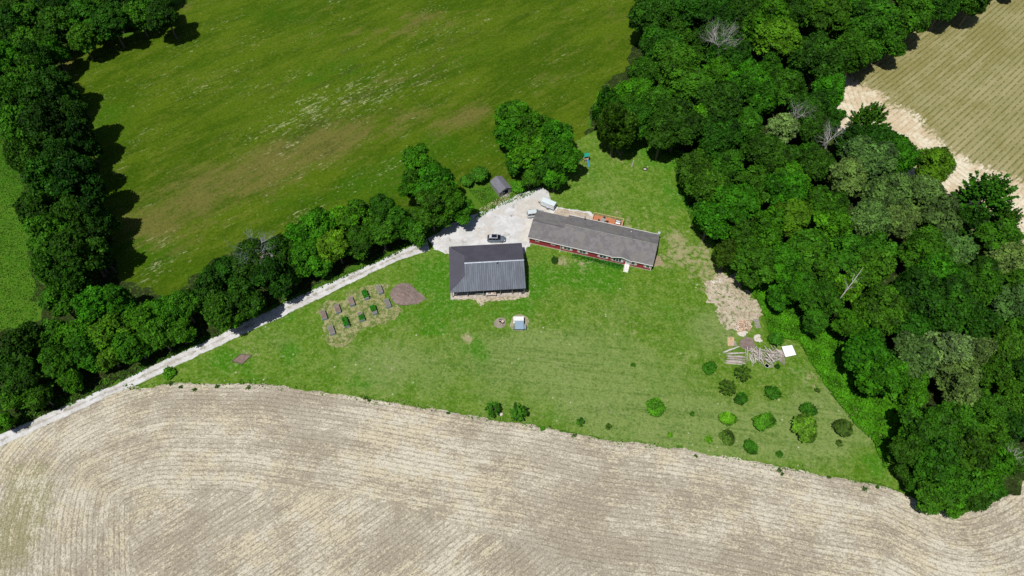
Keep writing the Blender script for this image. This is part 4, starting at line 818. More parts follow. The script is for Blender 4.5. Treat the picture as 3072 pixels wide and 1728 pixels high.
# coop
def z14(x, y, z=0.0): return P(1460 + x / 14.49, 920 + y / 14.49, z)
ca = z14(1230, 985, 1.0); cb = z14(1610, 985, 1.0); cw = (cb - ca).length; CA = math.atan2(cb.y - ca.y, cb.x - ca.x)
cp = thing('chicken_coop', 'small coop with white rear roof and blue-grey front roof on a worn patch', 'coop', (ca.x, ca.y, .03), CA)
obj('wall', MB().box(.08, cw - .06, .22, 1.9, .25, 1.0).box(.08, .16, 1.9, 2.75, 0, 1.1).box(cw - .14, cw - .06, 1.9, 2.75, 0, 1.1).box(.16, cw - .14, 2.68, 2.75, 0, 1.1), plain('coop_wall', (.16, .20, .22), .7), cp)
rb = MB().plate([(0, 0, 1.02), (cw, 0, 1.02), (cw, 2.0, 1.62), (0, 2.0, 1.62)], .05); x = .1
while x < cw: rb.hexa([(x - .03, .01, 1.02), (x + .03, .01, 1.02), (x + .03, 1.99, 1.61), (x - .03, 1.99, 1.61)], [(x - .015, .01, 1.05), (x + .015, .01, 1.05), (x + .015, 1.99, 1.65), (x - .015, 1.99, 1.65)]); x += .25
obj('front_roof', rb, plain('coop_roof_steel', (.21, .29, .37), .45, .2, .05), cp)
wr = MB()
for k in range(8): y = 1.95 + k * .165; wr.box(-.38, cw + .02, y, y + .145, 1.66 - k * .03, 1.69 - k * .03)
wr.box(-.40, -.03, 1.45, 1.94, 1.35, 1.38)
obj('rear_roof', wr, plain('white_boards', (.72, .74, .72), .6, 0, .05), cp, label='white slatted rear roof')
obj('nest_box', MB().hexa([(cw + .10, .25, .35), (cw + .58, .25, .35), (cw + .58, 1.5, .35), (cw + .10, 1.5, .35)], [(cw + .10, .25, .95), (cw + .58, .25, .80), (cw + .58, 1.5, .80), (cw + .10, 1.5, .95)]), M_BED, cp, bevel=.01)
obj('side_bin', MB().box(-.40, -.02, .35, 1.4, .05, .6), plain('green_grey_bin', (.14, .22, .17), .7), cp, bevel=.02)
for x in (.12, cw - .12):
    for y in (.28, 1.85): obj('leg', MB().box(x - .05, x + .05, y - .05, y + .05, -.03, .25), M_WOODD, cp)
# barrels on the ashy patch
q = z14(590, 650); bb = thing('burn_barrel', 'open rusty burn barrel on the ash patch left of the coop', 'barrel', (q.x, q.y, .03))
rb_ = plain('rusty_iron', (.10, .06, .045), .9, .2, .4, 4)
m = MB(); 
for k, (r0, z) in enumerate(((.30, 0), (.30, .8), (.26, .8), (.26, .25), (0.01, .25))):
    for j in range(16): a = 2 * math.pi * j / 16; m.v.append((r0 * math.cos(a), r0 * math.sin(a), z))
m.f = [(k * 16 + j, k * 16 + (j + 1) % 16, (k + 1) * 16 + (j + 1) % 16, (k + 1) * 16 + j) for k in range(4) for j in range(16)]; obj('barrel', m, rb_, bb); obj('ash', MB().tube([(0, 0, .26), (0, 0, .45)], [.25, .25], 14), plain('pale_ash', (.5, .46, .44), 1), bb)
q = z14(695, 690); sp = thing('tree_stump', 'pale-topped round stump beside the burn barrel on the ash patch', 'stump', (q.x, q.y, .03))
obj('bark', MB().tube([(0, 0, 0), (0, 0, .4), (0, 0, .55)], [.42, .37, .36], 14), M_WOODD, sp); obj('cut_face', MB().tube([(0, 0, .555), (0, 0, .57)], [.33, .33], 14), plain('cut_wood', (.58, .46, .38), .9), sp)
# playset by the big tree
q = P(1756, 482); ps = thing('playset', 'teal-roofed playset with slide in the shade of the big tree clump', 'playset', (q.x, q.y, .02), R(12)); teal = plain('teal_canopy', (.02, .27, .20), .6)
for sx in (-.65, .65):
    for sy in (-.6, .6): obj('post', MB().box(sx - .05, sx + .05, sy - .05, sy + .05, 0, 2.3), M_PALE, ps)
obj('platform', MB().box(-.7, .7, -.65, .65, 1.15, 1.22), M_PALE, ps)
obj('canopy', MB().hexa([(-.8, -.75, 2.25), (.8, -.75, 2.25), (.8, .75, 2.25), (-.8, .75, 2.25)], [(-.75, -.08, 2.85), (.75, -.08, 2.85), (.75, .08, 2.85), (-.75, .08, 2.85)]), teal, ps)
obj('slide', MB().hexa([(.1, -2.7, .05), (.6, -2.7, .05), (.6, -.6, 1.1), (.1, -.6, 1.1)], [(.1, -2.7, .12), (.6, -2.7, .12), (.6, -.6, 1.18), (.1, -.6, 1.18)]), plain('blue_slide', (.04, .22, .34), .4), ps)
obj('ladder', MB().tube([(-.4, -.65, 1.15), (-.4, -1.2, 0)], [.03, .03], 5).tube([(-.05, -.65, 1.15), (-.05, -1.2, 0)], [.03, .03], 5).box(-.4, -.05, -.85, -.8, .75, .8).box(-.4, -.05, -1.0, -.95, .4, .45), M_PALE, ps)
obj('swing_beam', MB().tube([(-.7, 0, 2.1), (-3.2, 0, 2.1)], [.06, .06], 6), M_PALE, ps); obj('swing_frame', MB().tube([(-3.1, -.8, 0), (-3.1, 0, 2.1), (-3.1, .8, 0)], [.05] * 3, 5), M_PALE, ps)
for x in (-1.4, -2.4):
    s_ = obj('swing', MB().box(x - .22, x + .22, -.09, .09, .5, .53), plain('blue_swing', (.05, .07, .3), .5), ps); obj('rope', MB().tube([(x - .2, 0, .53), (x - .2, 0, 2.05)], [.012, .012], 3), M_DARK, s_); obj('rope', MB().tube([(x + .2, 0, .53), (x + .2, 0, 2.05)], [.012, .012], 3), M_DARK, s_)
a, b_ = P(1700 + 1760 / 9.057, 440 + 570 / 9.057), P(1700 + 1822 / 9.057, 440 + 385 / 9.057)
lg = obj('log', MB().tube([(0, 0, .17), ((b_ - a) * .5)[:2] + (.19,), tuple((b_ - a))[:2] + (.16,)], [.19, .18, .15], 9), M_WOODG, None, (a.x, a.y, .02)); tag(lg, 'grey log lying on the upper lawn beside the fire ring', 'log')
q = P(1934.6, 508); fq = thing('fire_ring', 'dark round fire ring on the lawn above the red house', 'fire pit', (q.x, q.y, .02)); obj('ring', MB().torus((0, 0, .12), .58, .12, 20, 8), M_DARK, fq); obj('ash', MB().tube([(0, 0, .0), (0, 0, .06)], [.46, .46], 14), plain('grey_ash', (.42, .38, .35), 1), fq)

# ------------------------------------------------------------------ wood and rubble heaps
def zs3(x, y, z=0.0): return P(2050 + x / 3.915, 780 + y / 3.915, z)
def z10(x, y, z=0.0): return P(2160 + x / 10.733, 1000 + y / 10.733, z)
rp = np.random.default_rng(12)
M_POLES = [plain('bleached_pole', c, .9, 0, .2, 3) for c in ((.50, .46, .43), (.40, .36, .33), (.58, .54, .52), (.33, .28, .24))]
pv = []
for k in range(8):
    m = MB(); L = 1.0; b0, b1 = rp.normal(size=2) * .05; m.tube([(-.5, 0, 0), (-.15, b0, b1 * .4), (.2, b1, -b0 * .3), (.5, 0, 0)], [.5, .46, .40, .30], 7); me = m.mesh('pole'); me.materials.append(M_POLES[k % 4]); pv.append(me)
def pole(a, b_, rad, z, label, group, k=None, name='pole', cat='pole', dz=0.0):
    c = (a + b_) / 2; d = b_ - a; o = bpy.data.objects.new(name, pv[int(rp.integers(0, 8)) if k is None else k]); scn.collection.objects.link(o)
    o.location = (c.x, c.y, z); o.rotation_euler = (rp.uniform(0, 6), 0, 0); o.rotation_mode = 'QUATERNION'
    o.rotation_quaternion = Vector((d.x, d.y, dz)).to_track_quat('X', 'Z'); o.scale = (d.length, rad * 2, rad * 2); return tag(o, label, cat, group)
GL, GM = 'poles in the left stack of the wood heap', 'poles heaped in the big jumbled brush pile'
pole(z10(130, 635), z10(600, 450), .20, .45, 'thick pale squared log lying slanted across the top of the left pole stack', None, 2)
for i in range(34):
    y = rp.uniform(640, 960); x0 = rp.uniform(170, 330); x1 = rp.uniform(680, 830); s_ = rp.uniform(-25, 45) + (y - 760) * .12
    pole(z10(x0, y), z10(x1, y + s_), rp.uniform(.06, .12), .10 + .5 * max(0, 1 - abs(y - 800) / 170) * rp.random(), 'weathered grey pole lying roughly level in the left-hand stack of the wood heap', GL)
for x, y0, y1_ in ((800, 560, 920), (850, 490, 960)): pole(z10(x, y0), z10(x + 12, y1_), .09, .75, 'pale pole lying crosswise over the right ends of the left pole stack, %s of two' % ('left' if x < 820 else 'right'), None, 0)
for i in range(125):
    t = rp.random(); x = 960 + 1050 * t; y = rp.uniform(560, 960) - 40 * (t < .3)
    ang = R(-68 + 60 * t + rp.normal() * 17) if rp.random() < .75 else R(rp.uniform(-90, 90)); L = rp.uniform(160, 420) * .5
    dx, dy = math.cos(ang) * L * .9, -math.sin(ang) * L
    if rp.random() < .16: dx, dy = rp.uniform(60, 150), rp.uniform(-60, 60)
    pole(z10(x - dx, y - dy * .9), z10(x + dx, y + dy * .9), rp.uniform(.05, .12), .08 + 1.0 * max(0.05, 1 - ((x - 1480) / 560) ** 2) * rp.random(), 'bleached grey pole tangled in the big jumbled brush pile', GM, dz=rp.normal() * .35)
pole(z10(1240, 560), z10(1215, 960), .26, 1.0, 'thickest pale trunk lying upright in the picture across the brush pile', None, 1)
for i in range(5): pole(z10(1900 + i * 34, 560 + 25 * i), z10(1925 + i * 38, 960 + 22 * i), .09, .22, 'brown pole laid along the right-hand edge of the brush pile', 'poles along the right edge of the brush pile', 3)
for i in range(6): pole(z10(1560 + i * 26, 1030), z10(1570 + i * 30, 1110), .06, .1, 'short pole stub sticking out at the foot of the brush pile', 'stubs at the foot of the brush pile')
q = z10(1490, 1075); tu = thing('bucket', 'white tub at the foot of the brush pile', 'bucket', (q.x, q.y, .02)); obj('tub', MB().tube([(0, 0, 0), (0, 0, .5), (0, 0, .5), (0, 0, .12)], [.34, .5, .46, .32], 16), M_WHITE, tu); obj('rim', MB().torus((0, 0, .5), .49, .03, 20, 6), M_WHITE, tu)
# orange boards and pallets left of the soil circle
for i in range(13):
    x = 205 + i * 16; o = obj('board', MB().box(-.05, .05, -1.2, 1.2, 0, .06), M_PALE, None); c = z10(x + 45, 270 + rp.uniform(-12, 12)); o.location = (c.x, c.y, .06 + .07 * (i % 3)); o.rotation_euler = (0, 0, R(-9) + rp.normal() * .03)
    tag(o, 'fresh orange-tan board in the small board stack above the left poles', 'board', 'orange boards in the board stack')
def pallet(c, rz, label, z=.02, cover=None):
    t = thing('pallet', label, 'pallet', (c.x, c.y, z), rz)
    for k in range(7): obj('slat', MB().box(-.6 + k * .18, -.6 + k * .18 + .12, -.6, .6, .11, .135), M_WOODG, t)
    for y in (-.56, 0, .48): obj('runner', MB().box(-.6, .6, y, y + .09, 0, .11), M_WOODG, t)
    return t
pallet(z10(440, 340), R(5), 'grey pallet leaning on the orange boards\' right side'); pallet(zs3(858, 720), R(4), 'grey pallet at the lower right corner of the bare dirt patch'); pallet(zs3(870, 775), R(8), 'grey pallet lying just below the other pallet by the firewood')
# firewood / brick heap
fm = []
for k, c in enumerate(((.54, .38, .27), (.62, .51, .38), (.58, .53, .46), (.40, .28, .20))):
    m = MB(); m.tube([(-.22, 0, 0), (.22, 0, 0)], [.13, .12], 5); me = m.mesh('split_log'); me.materials.append(plain('split_wood', c, .9, 0, .2, 4)); fm.append(me)
fc = zs3(695, 775)
for i in range(210):
    a = rp.uniform(0, 6.28); rr0 = math.sqrt(rp.random()); x = 695 + 105 * rr0 * math.cos(a); y = 780 + 75 * rr0 * math.sin(a); c = zs3(x, y)
    o = bpy.data.objects.new('split_log', fm[int(rp.integers(0, 4)) if x > 640 or rp.random() < .3 else 2]); scn.collection.objects.link(o)
    o.location = (c.x, c.y, .12 + 1.0 * max(0, 1 - rr0) * rp.uniform(.5, 1)); o.rotation_euler = (rp.uniform(0, 3), rp.normal() * .5, rp.uniform(0, 6.28)); s_ = rp.uniform(.75, 1.3); o.scale = (s_, s_, s_)
    tag(o, 'split orange log in the heap of firewood below the bare dirt patch', 'log', 'split logs in the firewood heap')
def rock_mesh(seed, nm='stone'):
    r = np.random.default_rng(seed); bm_ = MB(); n = 9
    for i in range(5):
        for j in range(n):
            t = math.pi * (i + .5) / 5; a = 2 * math.pi * j / n; k = r.uniform(.8, 1.15); bm_.v.append((.5 * math.sin(t) * math.cos(a) * k, .5 * math.sin(t) * math.sin(a) * k, .3 * math.cos(t) * k + .1))
    bm_.f = [(i * n + j, (i + 1) * n + j, (i + 1) * n + (j + 1) % n, i * n + (j + 1) % n) for i in range(4) for j in range(n)] + [tuple(range(n)), tuple(4 * n + j for j in reversed(range(n)))]
    me = bm_.mesh(nm); me.materials.append(M_ROCK); return me
M_ROCK = plain('pale_stone', (.58, .54, .48), .9, 0, .15, 2); rk = [rock_mesh(k) for k in range(4)]
def stones(n, cx, cy, rx, ry, label, group, s0=.5, s1=.9):
    for i in range(n):
        a = rp.uniform(0, 6.28); r0 = math.sqrt(rp.random()); c = zs3(cx + rx * r0 * math.cos(a), cy + ry * r0 * math.sin(a)); o = bpy.data.objects.new('stone', rk[i % 4]); scn.collection.objects.link(o)
        o.location = (c.x, c.y, .03); s_ = rp.uniform(s0, s1); o.scale = (s_, s_, s_ * .8); o.rotation_euler = (0, 0, rp.uniform(0, 6)); tag(o, label, 'stone', group)
stones(22, 690, 862, 55, 28, 'pale stone in the row along the foot of the firewood heap', 'stones at the foot of the firewood heap'); stones(26, 885, 920, 52, 42, 'pale broken stone in the scatter right of the brown soil circle', 'stones right of the brown soil circle', .4, .8)
stones(14, 395, 250, 70, 30, 'whitish stone at the upper left of the bare dirt patch', 'stones on the bare dirt patch', .35, .6)
rc = rk[2]; o = bpy.data.objects.new('stone', rc); scn.collection.objects.link(o); q = P(1503, 1243); o.location = (q.x, q.y, .05); o.scale = (1.0, .8, .7); tag(o, 'single pale boulder between the two spiky shrubs at the field edge', 'stone')
# white panel
wp = [z10(1985, 425, .9), z10(2320, 375, .9), z10(2455, 690, .9), z10(2110, 765, .9)]; wc_ = sum(wp, Vector()) / 4
pnl = thing('white_panel', 'bright white flat panel propped on timbers right of the brush pile', 'panel', (wc_.x, wc_.y, 0)); M_WP = plain('bright_white_sheet', (.86, .86, .86), .5, 0, .02)
obj('sheet', MB().plate([v - Vector((wc_.x, wc_.y, 0)) for v in (wp[3], wp[2], wp[1], wp[0])], .05), M_WP, pnl)
for k in (.2, .8):
    a = wp[0].lerp(wp[3], k) - wc_; b_ = wp[1].lerp(wp[2], k) - wc_; obj('support', MB().tube([(a.x * .9, a.y * .9, .7), (b_.x * .9, b_.y * .9, .7)], [.13, .13], 4).tube([(a.x * .9, a.y * .9, 0), (a.x * .9, a.y * .9, .7)], [.12, .12], 4).tube([(b_.x * .9, b_.y * .9, 0), (b_.x * .9, b_.y * .9, .7)], [.12, .12], 4), M_WOODG, pnl)
# ================================================================== orchard shrubs and young trees
def z3(x, y): return (1880 + x / 3.067, 1050 + y / 3.067)
TON = dict(dark=(.022, .072, .005), mid=(.034, .106, .006), green=(.038, .135, .005), bright=(.066, .190, .006), lime=(.080, .24, .006), yellow=(.068, .160, .008), olive=(.038, .090, .006), grey=(.082, .145, .038), pale=(.15, .20, .065), brown=(.045, .080, .012), deep=(.014, .050, .004))
BT = dict(dark=(.036, .125, .008), mid=(.050, .150, .012), green=(.070, .20, .012), bright=(.10, .26, .014), lime=(.105, .26, .012), yellow=(.105, .21, .018), olive=(.060, .115, .014), brown=(.066, .118, .018), deep=(.028, .075, .010))
def bush(x, y, rpx, tone, style, label, name='fruit_tree', cat='young tree', tall=1.5, cover=2.6, group=None, F=False):
    sx, sy = (x * K, y * K) if F else z3(x, y); q = P(sx, sy, 1.0); k = FPX / ((q - Vector((0, 0, CAM_H))).dot(Vector(_fw)))
    Rr = (rpx * K if F else rpx / 3.067) / k; Rr *= .86; tall *= 1.25; Hh = Rr * tall; q = P(sx, sy, Hh * .55)
    t = thing(name, label, cat, (q.x, q.y, .02), rng.uniform(0, 6), group); sd = int(x * 7 + y)
    lf = min(.40, .17 + Rr * .07)
    c = obj('crown', crown_mesh('crown', sd, Rr, Hh * .12, Hh, 16 if Rr > 1.2 else 9, lf, cover, (.30, .46), style), None, t); c.color = BT[tone] + (1,)
    tm = trunk_mesh(sd, Rr, Hh * .12, Hh); obj('trunk', tm, None, t); return t
O = 'young fruit trees and shrubs in the orchard corner'
for a in ((762, 155, 57, 'dark', 'round', 'round dark green shrub on the lawn left of the brush pile'), (1070, 215, 92, 'olive', 'spiky', 'large olive-green shrub touching the foot of the pole stack', 1.6), (930, 340, 94, 'olive', 'spiky', 'broad olive split-crowned shrub, below left of the one at the pole stack', 1.5),
          (1062, 450, 54, 'dark', 'round', 'dark blue-green young tree just below the split-crowned olive shrub'), (1352, 395, 62, 'dark', 'round', 'dark green low tree on the grass below the brush pile\'s right half'), (1757, 370, 27, 'olive', 'spiky', 'thin spindly sapling nearest the bright undergrowth, right of the orchard', 1.8),
          (250, 525, 86, 'green', 'round', 'bright green round tree farthest left of the orchard'), (603, 588, 26, 'mid', 'spiky', 'tiny sapling between the far-left green tree and the lime one', 1.8), (930, 635, 73, 'lime', 'round', 'vivid lime-green round tree in the orchard\'s middle'),
          (1255, 660, 96, 'green', 'round', 'wide mid-green tree right of the lime-green one'), (1680, 555, 56, 'dark', 'round', 'dark upright tree just above the largest orchard tree', 2.0), (1650, 725, 120, 'yellow', 'round', 'largest orchard tree, yellowish green with a lumpy crown'),
          (2005, 725, 86, 'brown', 'round', 'brownish-olive tree at the orchard\'s right side'), (1960, 858, 34, 'brown', 'spiky', 'small brownish sapling below the brownish-olive tree'), (930, 795, 64, 'brown', 'round', 'dark brownish-green tree just below the lime-green one'),
          (755, 820, 46, 'lime', 'spiky', 'small bright spreading tree near the field edge, left of the brownish one'), (400, 780, 28, 'lime', 'spiky', 'tiny bright sapling near the field edge below the far-left tree', 1.8), (1145, 900, 56, 'dark', 'round', 'dark green shrub near the field edge in the middle of the orchard'),
          (1408, 960, 40, 'mid', 'spiky', 'small open sapling nearest the field, lowest in the orchard'), (1388, 150, 29, 'deep', 'spiky', 'small dark spiky evergreen in front of the brush pile\'s right foot'), (60, 138, 26, 'mid', 'spiky', 'small weed clump on the lawn far left of the brush pile', .8)):
    bush(*a[:6], tall=a[6] if len(a) > 6 else 1.45, group=O)
G2 = 'spiky shrubs at the field edge'
for a in ((1240, 1030, 23, 'mid', 'spiky', 'spiky dark green shrub at the field edge, left of the boulder', 1.7), (1304, 1037, 27, 'mid', 'spiky', 'taller spiky dark green shrub at the field edge, right of the boulder', 1.8), (1460, 1062, 13, 'mid', 'spiky', 'small thin shrub on the lawn\'s edge right of the two spiky shrubs', 1.8), (1530, 1073, 9, 'olive', 'spiky', 'tiny sparse shrub at the lawn edge, farthest right of the spiky shrubs', 1.6)):
    bush(*a[:6], name='shrub', cat='shrub', tall=a[6], group=G2, F=True)
for a in ((1950, 850, 19, 'dark', 'round', 'round dark bush in the bright undergrowth above the white panel', 1.5), (425, 937, 12, 'green', 'round', 'bright green weed bush at the drive\'s edge by the field corner', 1.0), (1365, 1078, 8, 'green', 'spiky', 'small weed tuft on the field edge right of the spiky shrubs', 1.0),
          (1203, 440, 26, 'mid', 'round', 'dark green bush immediately left of the grey shed', 1.5), (1176, 455, 17, 'mid', 'round', 'lower bush between the shed bush and the tree pair', 1.4), (1305, 470, 18, 'green', 'round', 'weedy green bush behind the dark green bin', 1.2), (1240, 560, 3, 'mid', 'spiky', 'small weed at the gravel edge', 1.0),
          (1394, 655, 5, 'deep', 'round', 'small dark bush in a ring of pale stones in front of the red house', 1.2), (2260, 1000, 24, 'green', 'round', 'lone green bush in the undergrowth strip left of the field-corner trees', 1.2)):
    if a[2] == 3: continue
    bush(*a[:6], name='bush', cat='bush', tall=a[6], F=True)
# foundation plants along the red house front
r = np.random.default_rng(77); n = 1500; X = r.uniform(11.5, 25.0, n); X = X[(r.random(n) < np.clip((X - 10.5) / 12, .1, 1))]; n = len(X); Y = -.1 - np.abs(r.normal(size=n)) * .55; Z = r.uniform(.05, .75, n) * np.clip(1.2 + Y, .2, 1)
o = obj('flower_border', leaf_mesh('flower_border', np.stack([X, Y, Z], 1), np.tile([0, 0, 1.0], (n, 1)) + r.normal(size=(n, 3)) * .6, .24, r.uniform(0, 1, n), r), None, None, (HB.x, HB.y, 0), HA); o.color = (.028, .12, .012, 1)
tag(o, 'low leafy green border along the red house\'s front wall left of the steps', 'plants', kind='stuff')

# ================================================================== trees
def mk_crowns(spec):
    out = []
    for k, (Rr, Hh, z0, nl, leaf, style, seed) in enumerate(spec):
        me = crown_mesh('crown', seed, Rr, z0, Hh, nl, leaf, 2.0, (.22, .40) if style != 'droop' else (.26, .42), style); out.append((Rr, Hh, me, trunk_mesh(seed, Rr, z0, Hh)))
    return out
BIG = mk_crowns([(6.2, 13.0, 1.6, 42, .46, 'round', 101), (6.2, 14.0, 2.0, 46, .44, 'round', 102), (6.2, 12.5, 1.4, 33, .48, 'round', 103), (6.0, 13.5, 1.8, 36, .44, 'round', 104), (6.4, 12.8, 1.5, 48, .44, 'round', 105)])
MED = mk_crowns([(4.4, 11.0, 1.0, 30, .40, 'round', 111), (4.4, 11.6, 1.2, 34, .38, 'round', 112), (4.4, 10.4, .9, 24, .42, 'round', 113), (4.2, 11.2, 1.1, 36, .38, 'round', 114), (4.5, 10.6, .9, 27, .40, 'round', 115)])
SML = mk_crowns([(2.8, 7.0, .4, 20, .36, 'round', 121), (2.8, 7.6, .5, 22, .34, 'round', 122), (2.8, 6.4, .3, 18, .36, 'round', 123)])
SPK = mk_crowns([(5.0, 12.5, 1.5, 52, .42, 'spiky', 131), (5.0, 11.5, 1.2, 56, .40, 'spiky', 132)]); DRP = mk_crowns([(4.6, 13.0, 1.2, 34, .40, 'droop', 141), (4.4, 12.0, 1.0, 30, .38, 'droop', 142)])
TREES = []      # (x, y, radius, tone, style, fx, fy)
def pxm(q, z): return FPX / ((Vector((q.x, q.y, z)) - Vector((0, 0, CAM_H))).dot(Vector(_fw))) / K
def add_tree(fx, fy, rad, tone, style='round'):
    fam = {'spiky': SPK, 'droop': DRP}.get(style) or (BIG if rad > 5.2 else MED if rad > 3.5 else SML)
    k = len(TREES) % len(fam); Rr, Hh, cm, tm = fam[k] if style != 'round' else fam[int(rng.integers(0, len(fam)))]
    s_ = rad / Rr; hs = s_ ** .7 * rng.uniform(.92, 1.1) * (1.5 if fx < 300 and 110 < fy < 740 else 1.2 if fx > 1460 or fx < 470 else 1.12); q = PF(fx, fy, Hh * hs * .60)
    TREES.append(dict(x=q.x, y=q.y, r=rad, tone=tone, style=style, fx=fx, fy=fy, cm=cm, tm=tm, s=s_, hs=hs)); return TREES[-1]
def hand(lst):
    for e in lst:
        fx, fy, rp_, tone = e[:4]; q = PF(fx, fy, 8.0); add_tree(fx, fy, rp_ / pxm(q, 8.0) * (1.08 if fx > 1600 else 1.0), tone, e[4] if len(e) > 4 else 'round')
hand([(1548, 325, 50, 'olive', 'droop'), (1528, 278, 40, 'mid', 'droop'), (1588, 235, 46, 'bright'), (1530, 245, 30, 'bright'), (1690, 170, 64, 'mid'), (1655, 110, 52, 'mid'), (1630, 190, 44, 'mid'), (1650, 45, 56, 'dark'), (1745, 30, 50, 'dark'), (1740, 225, 50, 'mid'), (1800, 45, 44, 'dark'), (1925, 55, 58, 'green'), (1955, 105, 50, 'yellow'), (1870, 30, 42, 'dark'),
      (2080, 50, 54, 'mid'), (2010, 30, 44, 'dark'), (2190, 60, 56, 'mid'), (2150, 140, 52, 'mid'), (2060, 160, 54, 'dark'), (2290, 40, 48, 'mid'), (2370, 20, 42, 'mid'), (2450, 5, 40, 'dark'), (2235, 105, 36, 'mid'), (1900, 235, 50, 'green'), (1990, 225, 50, 'mid'), (2075, 225, 42, 'green'), (1800, 265, 56, 'dark'), (1705, 310, 54, 'dark'), (1760, 290, 40, 'bright'), (1645, 260, 46, 'mid'), (1665, 340, 42, 'dark'),
      (1870, 320, 46, 'mid'), (1965, 315, 38, 'pale'), (1935, 385, 52, 'dark'), (2050, 330, 44, 'dark'), (2185, 305, 44, 'mid', 'spiky'), (2140, 350, 34, 'dark'), (2060, 420, 46, 'dark'), (2180, 400, 56, 'grey'), (2130, 450, 44, 'grey'), (2260, 400, 54, 'green'), (2345, 420, 44, 'yellow'), (2240, 480, 52, 'grey'), (2320, 480, 48, 'grey'), (2480, 500, 62, 'mid', 'spiky'), (2440, 560, 46, 'dark', 'spiky'), (2525, 560, 34, 'mid', 'spiky'),
      (1785, 470, 52, 'mid'), (1745, 420, 42, 'olive'), (1830, 420, 48, 'mid'), (1850, 520, 54, 'green'), (1790, 545, 46, 'green'), (1900, 470, 46, 'mid'), (1975, 490, 50, 'green'), (1995, 555, 50, 'yellow'), (1935, 575, 44, 'green'), (2070, 520, 48, 'mid'), (2090, 590, 46, 'bright'), (2130, 640, 50, 'mid'), (2190, 560, 52, 'grey'), (2270, 560, 50, 'grey'), (2360, 550, 48, 'grey'), (2330, 620, 54, 'mid'), (2400, 640, 50, 'grey'),
      (1870, 600, 42, 'mid'), (1830, 640, 34, 'olive'), (1905, 660, 44, 'mid'), (1970, 660, 44, 'green'), (2050, 670, 48, 'mid'), (2000, 725, 40, 'green'), (2070, 745, 42, 'mid'), (2130, 725, 34, 'bright'), (2190, 680, 48, 'mid'), (2200, 770, 58, 'mid'), (2150, 820, 40, 'green'), (2290, 730, 62, 'dark'), (2370, 770, 62, 'dark'), (2290, 820, 46, 'dark'), (2450, 710, 54, 'mid'), (2530, 660, 50, 'grey'), (2540, 760, 46, 'grey'), (2470, 810, 42, 'dark'),
      (2185, 880, 52, 'green'), (2230, 945, 50, 'green'), (2195, 955, 36, 'mid'), (2300, 890, 54, 'grey'), (2385, 880, 54, 'pale'), (2440, 890, 44, 'grey'), (2300, 975, 40, 'green'), (2420, 965, 50, 'grey'), (2490, 940, 42, 'mid'), (2545, 880, 48, 'olive'), (2550, 990, 42, 'mid'), (2480, 1020, 40, 'mid'),
      (2330, 1080, 58, 'mid'), (2400, 1060, 50, 'mid'), (2290, 1130, 44, 'dark'), (2360, 1160, 58, 'mid'), (2430, 1130, 54, 'olive'), (2500, 1100, 46, 'mid'), (2540, 1060, 36, 'dark'), (2490, 1180, 52, 'green'), (2410, 1220, 48, 'mid'), (2350, 1235, 40, 'mid'), (2545, 1160, 38, 'mid'), (2450, 1245, 30, 'dark'), (2275, 1185, 26, 'olive'), (2300, 1215, 24, 'mid'), (2335, 1262, 24, 'mid'), (2390, 1268, 26, 'green'), (2500, 1232, 28, 'mid'), (2450, 1270, 20, 'mid'), (2255, 1140, 20, 'mid')])
